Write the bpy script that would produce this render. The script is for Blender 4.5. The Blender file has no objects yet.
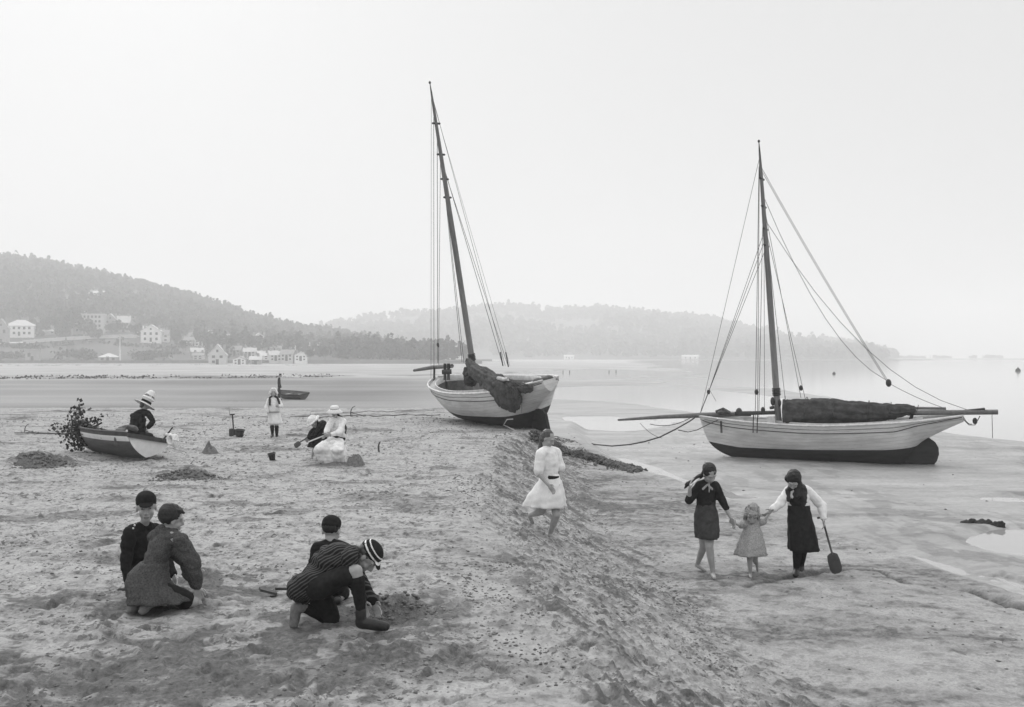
import bpy, math, random
import numpy as np
from mathutils import Vector, Matrix, Euler
random.seed(7)
rng = np.random.default_rng(11)
S = bpy.context.scene
COL = S.collection
CAMH, HZ, F = 2.25, 357.0, 1000.0
V = Vector
sin, cos, pi = math.sin, math.cos, math.pi

# ------------------------------------------------------------------ noise
def _h(ix, iy, seed):
    n = (ix.astype(np.int64) * 374761393 + iy.astype(np.int64) * 668265263 + seed * 982451653) & 0xFFFFFFFF
    n = ((n ^ (n >> 13)) * 1274126177) & 0xFFFFFFFF
    return ((n ^ (n >> 16)) & 0xFFFF) / 65535.0
def vnoise(x, y, seed=0):
    ix, iy = np.floor(x), np.floor(y)
    fx, fy = x - ix, y - iy
    u, v = fx * fx * fx * (fx * (fx * 6 - 15) + 10), fy * fy * fy * (fy * (fy * 6 - 15) + 10)
    a, b = _h(ix, iy, seed), _h(ix + 1, iy, seed)
    c, d = _h(ix, iy + 1, seed), _h(ix + 1, iy + 1, seed)
    return (a * (1 - u) + b * u) * (1 - v) + (c * (1 - u) + d * u) * v - 0.5
def fbm(x, y, seed=0, octv=4, gain=0.5):
    s, a = 0, 1.0
    for i in range(octv):
        ca, sa = cos(i * 1.1 + .4), sin(i * 1.1 + .4)
        s = s + a * vnoise((x * ca - y * sa) * 2 ** i + 17.3 * i, (x * sa + y * ca) * 2 ** i - 9.1 * i, seed + i)
        a *= gain
    return s
def sst(a, b, x):
    t = np.clip((x - a) / (b - a), 0, 1)
    return t * t * (3 - 2 * t)

# ------------------------------------------------------------------ terrain
CR_Y = [0, 4, 6.5, 7.65, 9.2, 11.6, 15.6, 19.7, 25.3, 29, 33, 37, 42]
CR_X = [1.3, .8, .33, .16, -.05, -.26, -.55, -.72, -.6, .05, .25, -.8, -2.5]
ED_Y = [0, 8, 11.65, 14.6, 17.5, 20.1, 24.4, 27, 31]
ED_X = [7.2, 6.5, 5.95, 5.6, 4.85, 4.2, 3.5, 2.9, 2.3]
WB_Y = [0, 30, 36, 40, 46, 60, 83, 120, 162, 232, 325, 500, 900, 1100]
WB_X = [30, 23.5, 19.4, 17.6, 17, 18.5, 25, 30, 33, 37, 46, 62, 90, 160]
WL = -1.035
def macro(x, y):
    x, y = np.asarray(x, float), np.asarray(y, float)
    xc = np.interp(y, CR_Y, CR_X); xe = np.interp(y, ED_Y, ED_X)
    wob = fbm(x * .35, y * .35, 3, 3) * .5 + fbm(x * .1, y * .16, 30, 2) * .45
    z = -0.62 * sst(0, 1, (x - xc + wob) / np.interp(y, [8, 12, 24, 29], [2.7, 2.5, 2.3, 1.5])) - 0.36 * sst(0, .9, x - xe + wob * .7)
    z = z + .035 * fbm(x * .3, y * .3, 8, 3) * sst(60, 40, y)
    z = z - .05 * sst(-1.5, 0, x - xe) * sst(.5, -.5, x - xe)
    far = sst(43, 58, y)
    z = z * (1 - far) + (-1.0) * far
    flat = np.clip(sst(0.4, 1.2, x - xe) + far, 0, 1)
    z = z + flat * (.018 * fbm(x * .09, y * .045, 21, 3) * sst(10, 40, y) + .006 * fbm(x * .7, y * .7, 22, 2))
    # long shallow streaks of standing water on the flats
    st = fbm(x * .035, y * .012 + .25 * x * .035, 41, 3) - .5 * sst(0, -14, x)
    z = z - .07 * sst(.10, .34, st) * flat * sst(24, 45, y) * sst(360, 200, y)
    # trough beside the edge, pools
    tr = np.exp(-((x - xe - 1.35 + .3 * vnoise(y * .4, y * 0 + 3, 5)) / .42) ** 2) * sst(11, 14, y) * sst(40, 28, y)
    z = z - .15 * tr * sst(-.45, -.15, vnoise(y * .23 + 2, x * 0, 6))
    def pool(cx, cy, rx, ry, d):
        q = ((x - cx) / rx) ** 2 + ((y - cy) / ry) ** 2 + .9 * fbm(x * .5, y * .25, 55, 2)
        return -d * sst(1.1, .5, q)
    z = z + pool(9.3, 17.6, 1.9, 1.7, .09) + pool(5.4, 50, 4, 5, .08) + pool(13.4, 23, 3.0, .8, .06) + pool(4.4, 23.3, 1.8, .45, .06) + pool(7.6, 20.4, 2.0, .28, .06)
    xb = np.interp(y, WB_Y, WB_X) + fbm(x * .08, y * .05, 71, 3) * (.6 + y * .03)
    z = z - .4 * sst(0, 1, (x - xb) / (4 + y * .05)) * sst(30, 36, y)
    # the far shore: a beach rising to a low bank on the left, flat land on the right
    u = x / np.maximum(y, 1)
    yb = np.interp(u, [-.6, -.3, -.1, 0, .2], [150, 155, 172, 205, 400])
    yb = yb + 6 * fbm(x * .03, y * 0, 91, 3)
    bank = sst(0, 1, (y - yb) / 5) * sst(.15, -.02, u)
    z = z + bank * (.16 + .10 * sst(0, 1, (y - yb) / 200)) + bank * sst(0, 1, (y - yb) / 4) * sst(14, 4, y - yb) * .25 * (vnoise(x * .4, y * .4, 12) + .3)
    z = np.where(y > 900, z + 1.4 * sst(1000, 1250, y + 40 * vnoise(x * .01, y * 0, 2)) * sst(1.2, .3, u * 0 + .2), z)
    return z
def P2(px, py, Y):
    return V(((px - 512) / F * Y, Y, CAMH + (HZ - py) / F * Y))
SKY_L = [(-220, 235), (-120, 244), (0, 254), (50, 262), (100, 271), (150, 285), (200, 300), (250, 317), (300, 327), (330, 330), (380, 341), (430, 351), (470, 358)]
SKY_F = [(230, 352), (280, 338), (330, 326), (380, 315), (440, 311), (500, 308), (560, 310), (600, 307), (650, 311), (700, 319), (750, 329), (800, 337), (850, 343), (880, 349), (905, 355), (930, 359)]
YB0, YC0 = 440.0, 880.0
def hill_left(x, y):
    u = x / np.maximum(y, 1)
    px = 512 + 1000 * u
    zc = CAMH + (HZ - np.interp(px, [a for a, b in SKY_L], [b for a, b in SKY_L])) / F * YC0 - 7.5
    t = (y - YB0) / (YC0 - YB0)
    f = np.where(t < 1, .62 * t + .38 * t * t * (3 - 2 * t), 1 - .8 * (t - 1) ** 1.3 * (t > 1))
    f = np.where(t > 1, 1 - .8 * np.abs(t - 1) ** 1.3, f)
    z = .6 + np.maximum(zc, -3) * f + 7 * fbm(x * .012, y * .012, 101, 3) * np.clip(t * 2, 0, 1) * np.clip(zc / 30, 0, 1)
    return np.where(y < YB0 - 2, -5, z)
def hill_far(x, y):
    Yc = 1600.0
    u = x / np.maximum(y, 1)
    px = 512 + 1000 * u
    zc = CAMH + (HZ - np.interp(px, [a for a, b in SKY_F], [b for a, b in SKY_F])) / F * Yc - 8
    t = (y - 1060) / (Yc - 1060)
    f = np.where(t < 1, .5 * t + .5 * t * t * (3 - 2 * t), 1 - .8 * np.abs(t - 1) ** 1.3)
    return np.where(t < 0, -5, -.5 + np.maximum(zc, -4) * f + 14 * fbm(x * .006, y * .006, 111, 3) * np.clip(t * 2, 0, 1) * np.clip(zc / 30, 0, 1))
def allz(x, y):
    return np.maximum(np.maximum(macro(x, y), hill_left(x, y)), hill_far(x, y))
def hit(px, py, y0=4.0, y1=1500.0, fn=macro):
    ys = np.exp(np.linspace(math.log(y0), math.log(y1), 2500))
    zs = CAMH + (HZ - py) / F * ys
    g = fn((px - 512) / F * ys, ys)
    k = np.argmax(g >= zs)
    if not (g >= zs).any(): k = len(ys) - 1
    Y = ys[k]
    return V(((px - 512) / F * Y, Y, float(fn(np.array([(px - 512) / F * Y]), np.array([Y]))[0])))
def gz(x, y, fn=macro):
    return float(fn(np.array([x]), np.array([y]))[0])

# ------------------------------------------------------------------ materials
MATS = {}
def nodes(m):
    m.use_nodes = True
    return m.node_tree.nodes, m.node_tree.links
def mat(name, v, rough=.85, var=.25, scale=8.0, bump=.3, bscale=60.0, stretch=(1, 1, 1), spec=.3, v2=None, sharp=False, bdist=.004, coords='Object'):
    """grey procedural material: base value v mottled by noise towards v2"""
    if name in MATS: return MATS[name]
    m = bpy.data.materials.new(name); N, L = nodes(m)
    b = N['Principled BSDF']; b.inputs['Roughness'].default_value = rough
    b.inputs['Specular IOR Level'].default_value = spec
    tc = N.new('ShaderNodeTexCoord'); mp = N.new('ShaderNodeMapping'); mp.inputs['Scale'].default_value = stretch
    L.new(tc.outputs[coords], mp.inputs['Vector'])
    n = N.new('ShaderNodeTexNoise'); n.inputs['Scale'].default_value = scale; n.inputs['Detail'].default_value = 6; n.inputs['Roughness'].default_value = .65
    L.new(mp.outputs[0], n.inputs['Vector'])
    r = N.new('ShaderNodeValToRGB'); lo = v * (1 - var) if v2 is None else v2; hi = v * (1 + var) if v2 is None else v
    a, c = (.3, .7) if not sharp else (.44, .58)
    r.color_ramp.elements[0].position = a; r.color_ramp.elements[1].position = c
    r.color_ramp.elements[0].color = (lo, lo, lo, 1); r.color_ramp.elements[1].color = (hi, hi, hi, 1)
    L.new(n.outputs['Fac'], r.inputs['Fac']); L.new(r.outputs[0], b.inputs['Base Color'])
    if bump:
        n2 = N.new('ShaderNodeTexNoise'); n2.inputs['Scale'].default_value = bscale; n2.inputs['Detail'].default_value = 5
        L.new(mp.outputs[0], n2.inputs['Vector'])
        bp = N.new('ShaderNodeBump'); bp.inputs['Strength'].default_value = bump; bp.inputs['Distance'].default_value = bdist
        L.new(n2.outputs['Fac'], bp.inputs['Height']); L.new(bp.outputs[0], b.inputs['Normal'])
    MATS[name] = m
    return m

# ------------------------------------------------------------------ mesh helpers
def tag(o, label=None, cat=None, group=None, kind=None):
    if label: o['label'] = label
    if cat: o['category'] = cat
    if group: o['group'] = group
    if kind: o['kind'] = kind
    return o
def empty(name, loc, label, cat, group=None, rot=None):
    o = bpy.data.objects.new(name, None); COL.objects.link(o)
    o.location = loc; o.empty_display_size = .1
    if rot: o.rotation_euler = rot
    return tag(o, label, cat, group)
class MB:
    """collects shapes into one mesh"""
    def __init__(s): s.v, s.f, s.m, s.n = [], [], [], 0
    def add(s, v, f, mi=0):
        v = np.asarray(v, float).reshape(-1, 3)
        s.v.append(v); s.f += [tuple(i + s.n for i in q) for q in f]; s.m += [mi] * len(f); s.n += len(v)
        return s
    def grid(s, g, mi=0, flip=False, wrap=False):
        g = np.asarray(g, float); a, b = g.shape[:2]; f = []
        for i in range(a - 1):
            for j in range(b if wrap else b - 1):
                k = (j + 1) % b
                q = (i * b + j, i * b + k, (i + 1) * b + k, (i + 1) * b + j)
                f.append(q[::-1] if flip else q)
        return s.add(g.reshape(-1, 3), f, mi)
    def tube(s, pts, r, n=6, mi=0):
        pts = [V(p) for p in pts]; rr = r if isinstance(r, (list, tuple)) else [r] * len(pts)
        rings, up = [], None
        for i, p in enumerate(pts):
            d = (pts[min(i + 1, len(pts) - 1)] - pts[max(i - 1, 0)]).normalized()
            if up is None or abs(up.dot(d)) > .95: up = V((0, 0, 1)) if abs(d.z) < .9 else V((1, 0, 0))
            x = d.cross(up).normalized(); y = x.cross(d).normalized(); up = y
            rings.append([p + (x * cos(a) + y * sin(a)) * rr[i] for a in [2 * pi * k / n for k in range(n)]])
        g = np.array(rings); s.grid(g, mi, wrap=True, flip=True); o = s.n - g.shape[0] * n
        s.f += [tuple(o + k for k in range(n))[::-1], tuple(o + (len(pts) - 1) * n + k for k in range(n))]; s.m += [mi, mi]
        return s
    def box(s, c, d, rot=0.0, mi=0, M=None):
        v = np.array([[x, y, z] for x in (-.5, .5) for y in (-.5, .5) for z in (-.5, .5)]) * np.array(d)
        if M is not None: v = v @ np.array(M.to_3x3()).T
        if rot:
            c_, s_ = cos(rot), sin(rot); v = v @ np.array([[c_, -s_, 0], [s_, c_, 0], [0, 0, 1]]).T
        return s.add(v + np.array(c), [(0, 1, 3, 2), (4, 6, 7, 5), (0, 4, 5, 1), (2, 3, 7, 6), (0, 2, 6, 4), (1, 5, 7, 3)], mi)
    def lathe(s, c, prof, n=20, M=None, mi=0, wob=0):
        g = np.array([[[r * cos(a) * (1 + wob * sin(3 * a + h * 9)), r * sin(a) * (1 + wob * cos(2 * a)), h] for a in [2 * pi * k / n for k in range(n)]] for r, h in prof])
        if M is not None: g = g @ np.array(M.to_3x3()).T
        return s.grid(g + np.array(c), mi, wrap=True)
    def ell(s, c, rad, M=None, nu=14, nv=9, mi=0):
        g = []
        for i in range(nv + 1):
            t = pi * i / nv
            g.append([[rad[0] * sin(t) * cos(a), rad[1] * sin(t) * sin(a), -rad[2] * cos(t)] for a in [2 * pi * k / nu for k in range(nu)]])
        g = np.array(g); g[0, :, :2] = 0; g[-1, :, :2] = 0
        v = [g[0, 0]] + list(g[1:-1].reshape(-1, 3)) + [g[-1, 0]]; f = []
        for k in range(nu): f.append((0, 1 + (k + 1) % nu, 1 + k))
        for i in range(nv - 2):
            for k in range(nu):
                a, b = 1 + i * nu, 1 + (i + 1) * nu; f.append((a + k, a + (k + 1) % nu, b + (k + 1) % nu, b + k))
        e = 1 + (nv - 2) * nu
        for k in range(nu): f.append((e + k, e + (k + 1) % nu, len(v) - 1))
        v = np.array(v)
        if M is not None: v = v @ np.array(M.to_3x3()).T
        return s.add(v + np.array(c), f, mi)
    def cap(s, p0, r0, p1, r1, flat=None, n=12, mi=0):
        """tapered capsule; flat=(direction, factor) squashes its section"""
        p0, p1 = V(p0), V(p1); d = p1 - p0; L = d.length
        d = d / L if L > 1e-6 else V((0, 0, 1))
        x = d.orthogonal().normalized()
        if flat is not None:
            x = V(flat[0]); x = (x - d * x.dot(d)).normalized()
        y = d.cross(x); k = flat[1] if flat is not None else 1.0
        rows = [(-r0 * cos(t), r0 * sin(t)) for t in (.0, .45, .9, pi / 2)] + [(L + r1 * sin(t), r1 * cos(t)) for t in (0, .65, 1.1, pi / 2)]
        v = []; f = []
        for h, r in rows[1:-1]:
            for j in range(n):
                a = 2 * pi * j / n; v.append(p0 + d * h + x * (r * k * cos(a)) + y * (r * sin(a)))
        v = [p0 + d * rows[0][0]] + v + [p0 + d * rows[-1][0]]
        for j in range(n): f.append((0, 1 + (j + 1) % n, 1 + j))
        for i in range(len(rows) - 3):
            a, b = 1 + i * n, 1 + (i + 1) * n
            for j in range(n): f.append((a + j, a + (j + 1) % n, b + (j + 1) % n, b + j))
        e = 1 + (len(rows) - 3) * n
        for j in range(n): f.append((e + j, e + (j + 1) % n, len(v) - 1))
        return s.add([tuple(q) for q in v], f, mi)
    def build(s, name, mats, parent=None, smooth=True, world=True):
        me = bpy.data.meshes.new(name)
        v = np.concatenate(s.v) if s.v else np.zeros((0, 3))
        if parent is not None and world: v = to_local(parent, v)
        me.from_pydata(v.tolist(), [], s.f)
        mats = mats if isinstance(mats, (list, tuple)) else [mats]
        for m in mats: me.materials.append(m)
        me.polygons.foreach_set('material_index', s.m)
        me.polygons.foreach_set('use_smooth', [smooth] * len(s.f))
        me.update()
        o = bpy.data.objects.new(name, me); COL.objects.link(o)
        if parent is not None: o.parent = parent
        return o
def wmat(o):
    m = Matrix.Translation(o.location) @ o.rotation_euler.to_matrix().to_4x4()
    m = m @ Matrix.Diagonal((*o.scale, 1))
    return wmat(o.parent) @ m if o.parent else m
def to_local(parent, v):
    mi = np.array(wmat(parent).inverted())
    return v @ mi[:3, :3].T + mi[:3, 3]
def basis(f, u):
    """columns right, forward, up"""
    f = V(f).normalized(); u = V(u); u = (u - f * u.dot(f)).normalized(); r = f.cross(u)
    return Matrix((r, f, u)).transposed()
def n3(v, sc, seed=0):
    return (vnoise(v[:, 0] * sc + v[:, 2] * sc * .7, v[:, 1] * sc - v[:, 2] * sc * .6, seed) + vnoise(v[:, 1] * sc * 1.3 + 5, v[:, 2] * sc * 1.3, seed + 3))
def blob(name, mb, mats, parent, voxel=.008, smooth=3, wr=0.0, wsc=14.0, pick=None, attr=None, world=True):
    """fuse the shapes of mb into one continuous skin (voxel remesh), smooth and wrinkle it"""
    me = bpy.data.meshes.new('t'); me.from_pydata(np.concatenate(mb.v).tolist(), [], mb.f)
    o = bpy.data.objects.new('t', me); COL.objects.link(o)
    md = o.modifiers.new('r', 'REMESH'); md.mode = 'VOXEL'; md.voxel_size = voxel
    if smooth:
        ms = o.modifiers.new('s', 'SMOOTH'); ms.factor = .5; ms.iterations = smooth
    dg = bpy.context.evaluated_depsgraph_get(); ev = o.evaluated_get(dg)
    m2 = bpy.data.meshes.new_from_object(ev)
    bpy.data.objects.remove(o); bpy.data.meshes.remove(me)
    m2.name = name
    n = len(m2.vertices); co = np.empty(n * 3, np.float64); m2.vertices.foreach_get('co', co); co = co.reshape(-1, 3)
    if wr:
        no = np.empty(n * 3, np.float64); m2.vertices.foreach_get('normal', no); no = no.reshape(-1, 3)
        d = n3(co, wsc, 5) + .5 * n3(co, wsc * 2.3, 9)
        co = co + no * (d * wr)[:, None]
    mats = mats if isinstance(mats, (list, tuple)) else [mats]
    m2.materials.clear()
    for m in mats: m2.materials.append(m)
    if pick is not None:
        c = np.empty(len(m2.polygons) * 3, np.float64); m2.polygons.foreach_get('center', c)
        m2.polygons.foreach_set('material_index', pick(c.reshape(-1, 3)).astype(np.int32))
    if attr is not None:
        a = m2.attributes.new(attr[0], 'FLOAT', 'POINT'); a.data.foreach_set('value', attr[1](co).astype(np.float32))
    if parent is not None and world: co = to_local(parent, co)
    m2.vertices.foreach_set('co', co.reshape(-1).astype(np.float32))
    m2.polygons.foreach_set('use_smooth', [True] * len(m2.polygons)); m2.update()
    r = bpy.data.objects.new(name, m2); COL.objects.link(r)
    if parent is not None: r.parent = parent
    return r
def sagline(a, b, sag=0.0, n=8):
    a, b = V(a), V(b)
    return [a.lerp(b, i / n) - V((0, 0, sag * 4 * (i / n) * (1 - i / n))) for i in range(n + 1)]
EXPO, HAZE, SAND, SKYV, DENOISE = 0.0, .00095, .375, 7.3, True
# ------------------------------------------------------------------ camera, sky, sun, haze
cd = bpy.data.cameras.new('camera'); cam = bpy.data.objects.new('camera', cd); COL.objects.link(cam)
cam.location = (0, 0, CAMH); cam.rotation_euler = (pi / 2, 0, 0)
cd.sensor_width = 36; cd.lens = 36 * F / 1024; cd.shift_y = -(HZ - 353.5) / 1024 * -1
cd.clip_start = .1; cd.clip_end = 9000
S.camera = cam
W = bpy.data.worlds.new('World'); S.world = W; W.use_nodes = True
N, L = W.node_tree.nodes, W.node_tree.links
SUN_EL, SUN_AZ = math.radians(36), math.radians(-24)      # azimuth from +Y towards +X
sk = N.new('ShaderNodeTexSky'); sk.sky_type = 'NISHITA'; sk.sun_disc = False
sk.sun_elevation = SUN_EL; sk.sun_rotation = SUN_AZ; sk.dust_density = 6; sk.air_density = 1.5
bw = N.new('ShaderNodeRGBToBW'); L.new(sk.outputs[0], bw.inputs[0])
mx = N.new('ShaderNodeMix'); mx.data_type = 'FLOAT'; mx.inputs[0].default_value = .93
L.new(bw.outputs[0], mx.inputs[2]); mx.inputs[3].default_value = SKYV
bg = N['Background']; bg.inputs['Strength'].default_value = .1
# overcast sky: brighter overhead than round the horizon
gc = N.new('ShaderNodeTexCoord'); sx = N.new('ShaderNodeSeparateXYZ'); L.new(gc.outputs['Generated'], sx.inputs[0])
zr = N.new('ShaderNodeMapRange'); zr.interpolation_type = 'SMOOTHSTEP'; zr.inputs[1].default_value = .32; zr.inputs[2].default_value = .95; zr.inputs[3].default_value = 1.0; zr.inputs[4].default_value = 2.3
L.new(sx.outputs[2], zr.inputs[0]); ml = N.new('ShaderNodeMath'); ml.operation = 'MULTIPLY'; L.new(mx.outputs[0], ml.inputs[0]); L.new(zr.outputs[0], ml.inputs[1])
L.new(ml.outputs[0], bg.inputs['Color'])
sl = bpy.data.lights.new('sun', 'SUN'); sl.energy = 1.5; sl.angle = math.radians(11); sl.color = (1, 1, 1)
so = bpy.data.objects.new('sun', sl); COL.objects.link(so)
sd = V((sin(SUN_AZ) * cos(SUN_EL), cos(SUN_AZ) * cos(SUN_EL), sin(SUN_EL)))
so.rotation_euler = sd.to_track_quat('Z', 'Y').to_euler(); so.location = (0, 0, 60)
S.view_settings.view_transform = 'Standard'; S.view_settings.look = 'None'; S.view_settings.exposure = EXPO; S.view_settings.gamma = 1
S.render.engine = 'CYCLES'
cy = S.cycles
cy.max_bounces = 8; cy.diffuse_bounces = 3; cy.glossy_bounces = 3; cy.transmission_bounces = 2; cy.volume_bounces = 6
cy.use_denoising = DENOISE
try: cy.denoiser = 'OPENIMAGEDENOISE'
except Exception: pass
hz = MB().box((0, 1290, 61), (3900, 2720, 130)).build('haze', [], None, smooth=False)
hm = bpy.data.materials.new('haze air'); N, L = nodes(hm); N.remove(N['Principled BSDF'])
pv = N.new('ShaderNodeVolumePrincipled'); pv.inputs['Color'].default_value = (.99, .99, .99, 1); pv.inputs['Density'].default_value = HAZE
pv.inputs['Anisotropy'].default_value = .35
L.new(pv.outputs[0], N['Material Output'].inputs['Volume'])
hz.data.materials.append(hm); tag(hz, kind='stuff')
hz.display_type = 'WIRE'

# ------------------------------------------------------------------ ground sheet
ys = [-40, -25, -15, -8, -4, -1, 1, 2.5]
y = 3.6
while y < 2560:
    ys.append(y); y += max(.026, min(y * y / 2250 / 1000 * 1.15, y * .012 if y > 60 else 1e9), .0 if y < 60 else y * .008)
ys.append(2570)
ys = np.array(ys)
us = np.concatenate([np.linspace(-.75, -.56, 24)[:-1], np.linspace(-.56, .56, 900), np.linspace(.56, .75, 24)[1:]])
near_us = us * np.where(np.abs(us) > .56, 1 + (np.abs(us) - .56) * 12, 1)
YY = ys[:, None] * np.ones_like(us)[None, :]
wv = np.where(ys > 3.6, ys, 3.6 + (3.6 - ys) * .9)
k_ = sst(900, 30, wv)
XX = wv[:, None] * (near_us[None, :] * k_[:, None] + us[None, :] * (1 - k_[:, None]))
ZZ = macro(XX, YY)
xc = np.interp(YY, CR_Y, CR_X); xe = np.interp(YY, ED_Y, ED_X)
plate = sst(.3, -.6, XX - xc) * sst(58, 46, YY)
slope = sst(-.3, .5, XX - xc) * sst(3.2, 1.6, XX - xc) * sst(33, 28, YY)
mid = sst(1.4, 2.6, XX - xc) * sst(.6, -.2, XX - xe) * sst(40, 32, YY)
flat = np.clip(1 - plate - slope - mid, 0, 1)
nf = sst(70, 25, YY)
# trampled sand: soft lumps, footprints, clods
damp = np.zeros_like(ZZ)  # darkening mask: damp sand, plus contact shade painted under the figures
lump = fbm(XX * 1.6, YY * 1.6, 201, 4, .55); fine = fbm(XX * 7, YY * 7, 211, 3, .6) + .35 * (.22 - np.abs(fbm(XX * 5, YY * 5, 215, 3, .6)))
tramp = sst(-.12, .25, fbm(XX * .45, YY * .45, 221, 3)) * .7 + .3
tramp = np.maximum(tramp, np.exp(-((XX + 1.6) / 1.4) ** 2 - ((YY - 8) / 1.2) ** 2))
ZZ = ZZ + nf * plate * (.045 * lump + .016 * fine * tramp)
ridge = 1 - np.abs(fbm(XX * 2.1 + 3, YY * 2.1, 231, 4, .55)) * 3.2
damp += plate * (.55 * sst(.05, .36, fbm(XX * .8, YY * 1.5, 241, 4, .6)) * tramp + .35 * sst(.1, .4, fine))
# striations that run down the bank
ca, sa = .30, -.954
AL, AC = XX * ca + YY * sa, XX * -sa + YY * ca
stri = .55 * fbm(AL * .8 + .9 * lump, AC * 3.0 + .5 * lump, 251, 4, .6) + .75 * fbm(AL * 1.5 + .9 * lump, AC * 9.5, 255, 3, .6)
strf = fbm(AL * 1.7 + 1.2 * lump, AC * 11 + .8 * lump, 257, 4, .65)
ZZ = ZZ + nf * slope * (.034 * stri + .03 * strf + .020 * fine + .045 * lump)
damp += slope * (.30 * sst(.08, .34, stri) + .95 * sst(.10, .26, strf) * sst(-.25, .15, fbm(XX * .9, YY * .7, 258, 3)) + .3 * sst(.1, .4, fine) + .06)
ZZ = ZZ + nf * mid * (.022 * lump + .008 * fine + .012 * fbm(XX * .8, YY * 3.2, 261, 3))
damp += mid * (.30 * sst(.12, .42, fbm(XX * .7, YY * 2.2, 271, 4, .6)) + .30 * sst(.1, .4, fine) + .12 + .30 * sst(-.05, .3, fbm(XX * .5, YY * 1.1, 275, 4, .6)))
# footprints
fp = []
for k in range(1500):
    yy = 4.5 + 22 * random.random() ** 1.6; xx = (random.random() - .5) * 1.15 * yy
    fp.append((xx, yy, random.random() * pi, .012 + .022 * random.random(), .8 + .5 * random.random()))
for fx, fy, a, d, s in fp:
    i0, i1 = np.searchsorted(ys, [fy - .25, fy + .25])
    j0, j1 = np.searchsorted(us, [(fx - .3) / fy, (fx + .3) / fy])
    if j1 <= j0 or i1 <= i0: continue
    dx, dy = XX[i0:i1, j0:j1] - fx, YY[i0:i1, j0:j1] - fy
    p, q = dx * cos(a) + dy * sin(a), -dx * sin(a) + dy * cos(a)
    r = (p / (.115 * s)) ** 2 + (q / (.05 * s)) ** 2
    m_ = (1 - flat[i0:i1, j0:j1]) * (1 - .6 * mid[i0:i1, j0:j1])
    ZZ[i0:i1, j0:j1] += m_ * (-d * np.exp(-r ** 2) + .5 * d * np.exp(-((np.sqrt(r) - 1.5) / .35) ** 2))
    damp[i0:i1, j0:j1] += m_ * (.35 * np.exp(-r ** 1.5))
# clods and lumps of turned sand
for k in range(5200):
    yy = 5 + 26 * random.random() ** 1.3
    if k % 2: xx = np.interp(yy, CR_Y, CR_X) + random.random() * 2.0 - .2
    else: xx = (random.random() - .5) * 1.1 * yy
    s = random.uniform(.008, .026) * (1 + yy / 22)
    i0, i1 = np.searchsorted(ys, [yy - 3 * s, yy + 3 * s]); j0, j1 = np.searchsorted(us, [(xx - 3 * s) / yy, (xx + 3 * s) / yy])
    if j1 <= j0 or i1 <= i0: continue
    r = ((XX[i0:i1, j0:j1] - xx) ** 2 + (YY[i0:i1, j0:j1] - yy) ** 2) / (s * s)
    m_ = (1 - flat[i0:i1, j0:j1]) * (1 - .75 * mid[i0:i1, j0:j1])
    ZZ[i0:i1, j0:j1] += m_ * s * .7 * np.exp(-r * r); damp[i0:i1, j0:j1] += m_ * .4 * np.exp(-r * .8)
# dug hollows, heaps, trodden damp patches, painted contact shade (px, py, world radius x, y, height, darkening)
HEAPS_SHADE = [(40, 464, .75, .5, .24, .8), (186, 476, .8, .5, .13, .7), (395, 607, .36, .28, .0, .9), (375, 618, .35, .3, -.06, .5),
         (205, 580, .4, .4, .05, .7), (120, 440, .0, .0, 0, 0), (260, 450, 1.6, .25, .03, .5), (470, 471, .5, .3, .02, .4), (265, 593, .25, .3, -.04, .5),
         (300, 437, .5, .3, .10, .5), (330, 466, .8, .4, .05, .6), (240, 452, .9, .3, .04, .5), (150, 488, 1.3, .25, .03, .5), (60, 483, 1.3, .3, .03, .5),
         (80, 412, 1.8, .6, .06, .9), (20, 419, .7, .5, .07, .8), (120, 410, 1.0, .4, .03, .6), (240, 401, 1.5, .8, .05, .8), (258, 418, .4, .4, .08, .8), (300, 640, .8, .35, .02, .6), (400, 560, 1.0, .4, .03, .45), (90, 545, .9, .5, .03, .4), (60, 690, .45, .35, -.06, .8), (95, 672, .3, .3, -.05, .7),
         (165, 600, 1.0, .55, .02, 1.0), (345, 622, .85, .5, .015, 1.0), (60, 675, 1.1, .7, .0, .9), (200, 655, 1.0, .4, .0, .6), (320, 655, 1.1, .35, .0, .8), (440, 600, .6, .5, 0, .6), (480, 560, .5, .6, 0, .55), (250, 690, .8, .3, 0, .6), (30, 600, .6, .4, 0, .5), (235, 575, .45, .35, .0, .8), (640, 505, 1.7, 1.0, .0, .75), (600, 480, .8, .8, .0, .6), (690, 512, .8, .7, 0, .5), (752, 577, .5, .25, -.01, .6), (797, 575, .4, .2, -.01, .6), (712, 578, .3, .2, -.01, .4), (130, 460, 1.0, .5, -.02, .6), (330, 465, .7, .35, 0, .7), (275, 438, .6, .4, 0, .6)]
for px, py, rx, ry, h, dm in HEAPS_SHADE:
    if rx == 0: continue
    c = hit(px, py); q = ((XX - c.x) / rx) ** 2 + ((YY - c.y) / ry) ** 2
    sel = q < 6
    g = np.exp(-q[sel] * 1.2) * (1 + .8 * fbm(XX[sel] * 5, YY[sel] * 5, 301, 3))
    ZZ[sel] += h * g; damp[sel] += dm * np.clip(g * 1.4, 0, 1) * (.18 + 1.0 * sst(-.12, .16, fbm(XX[sel] * 2.6, YY[sel] * 2.2, 303, 4, .65)))
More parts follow.
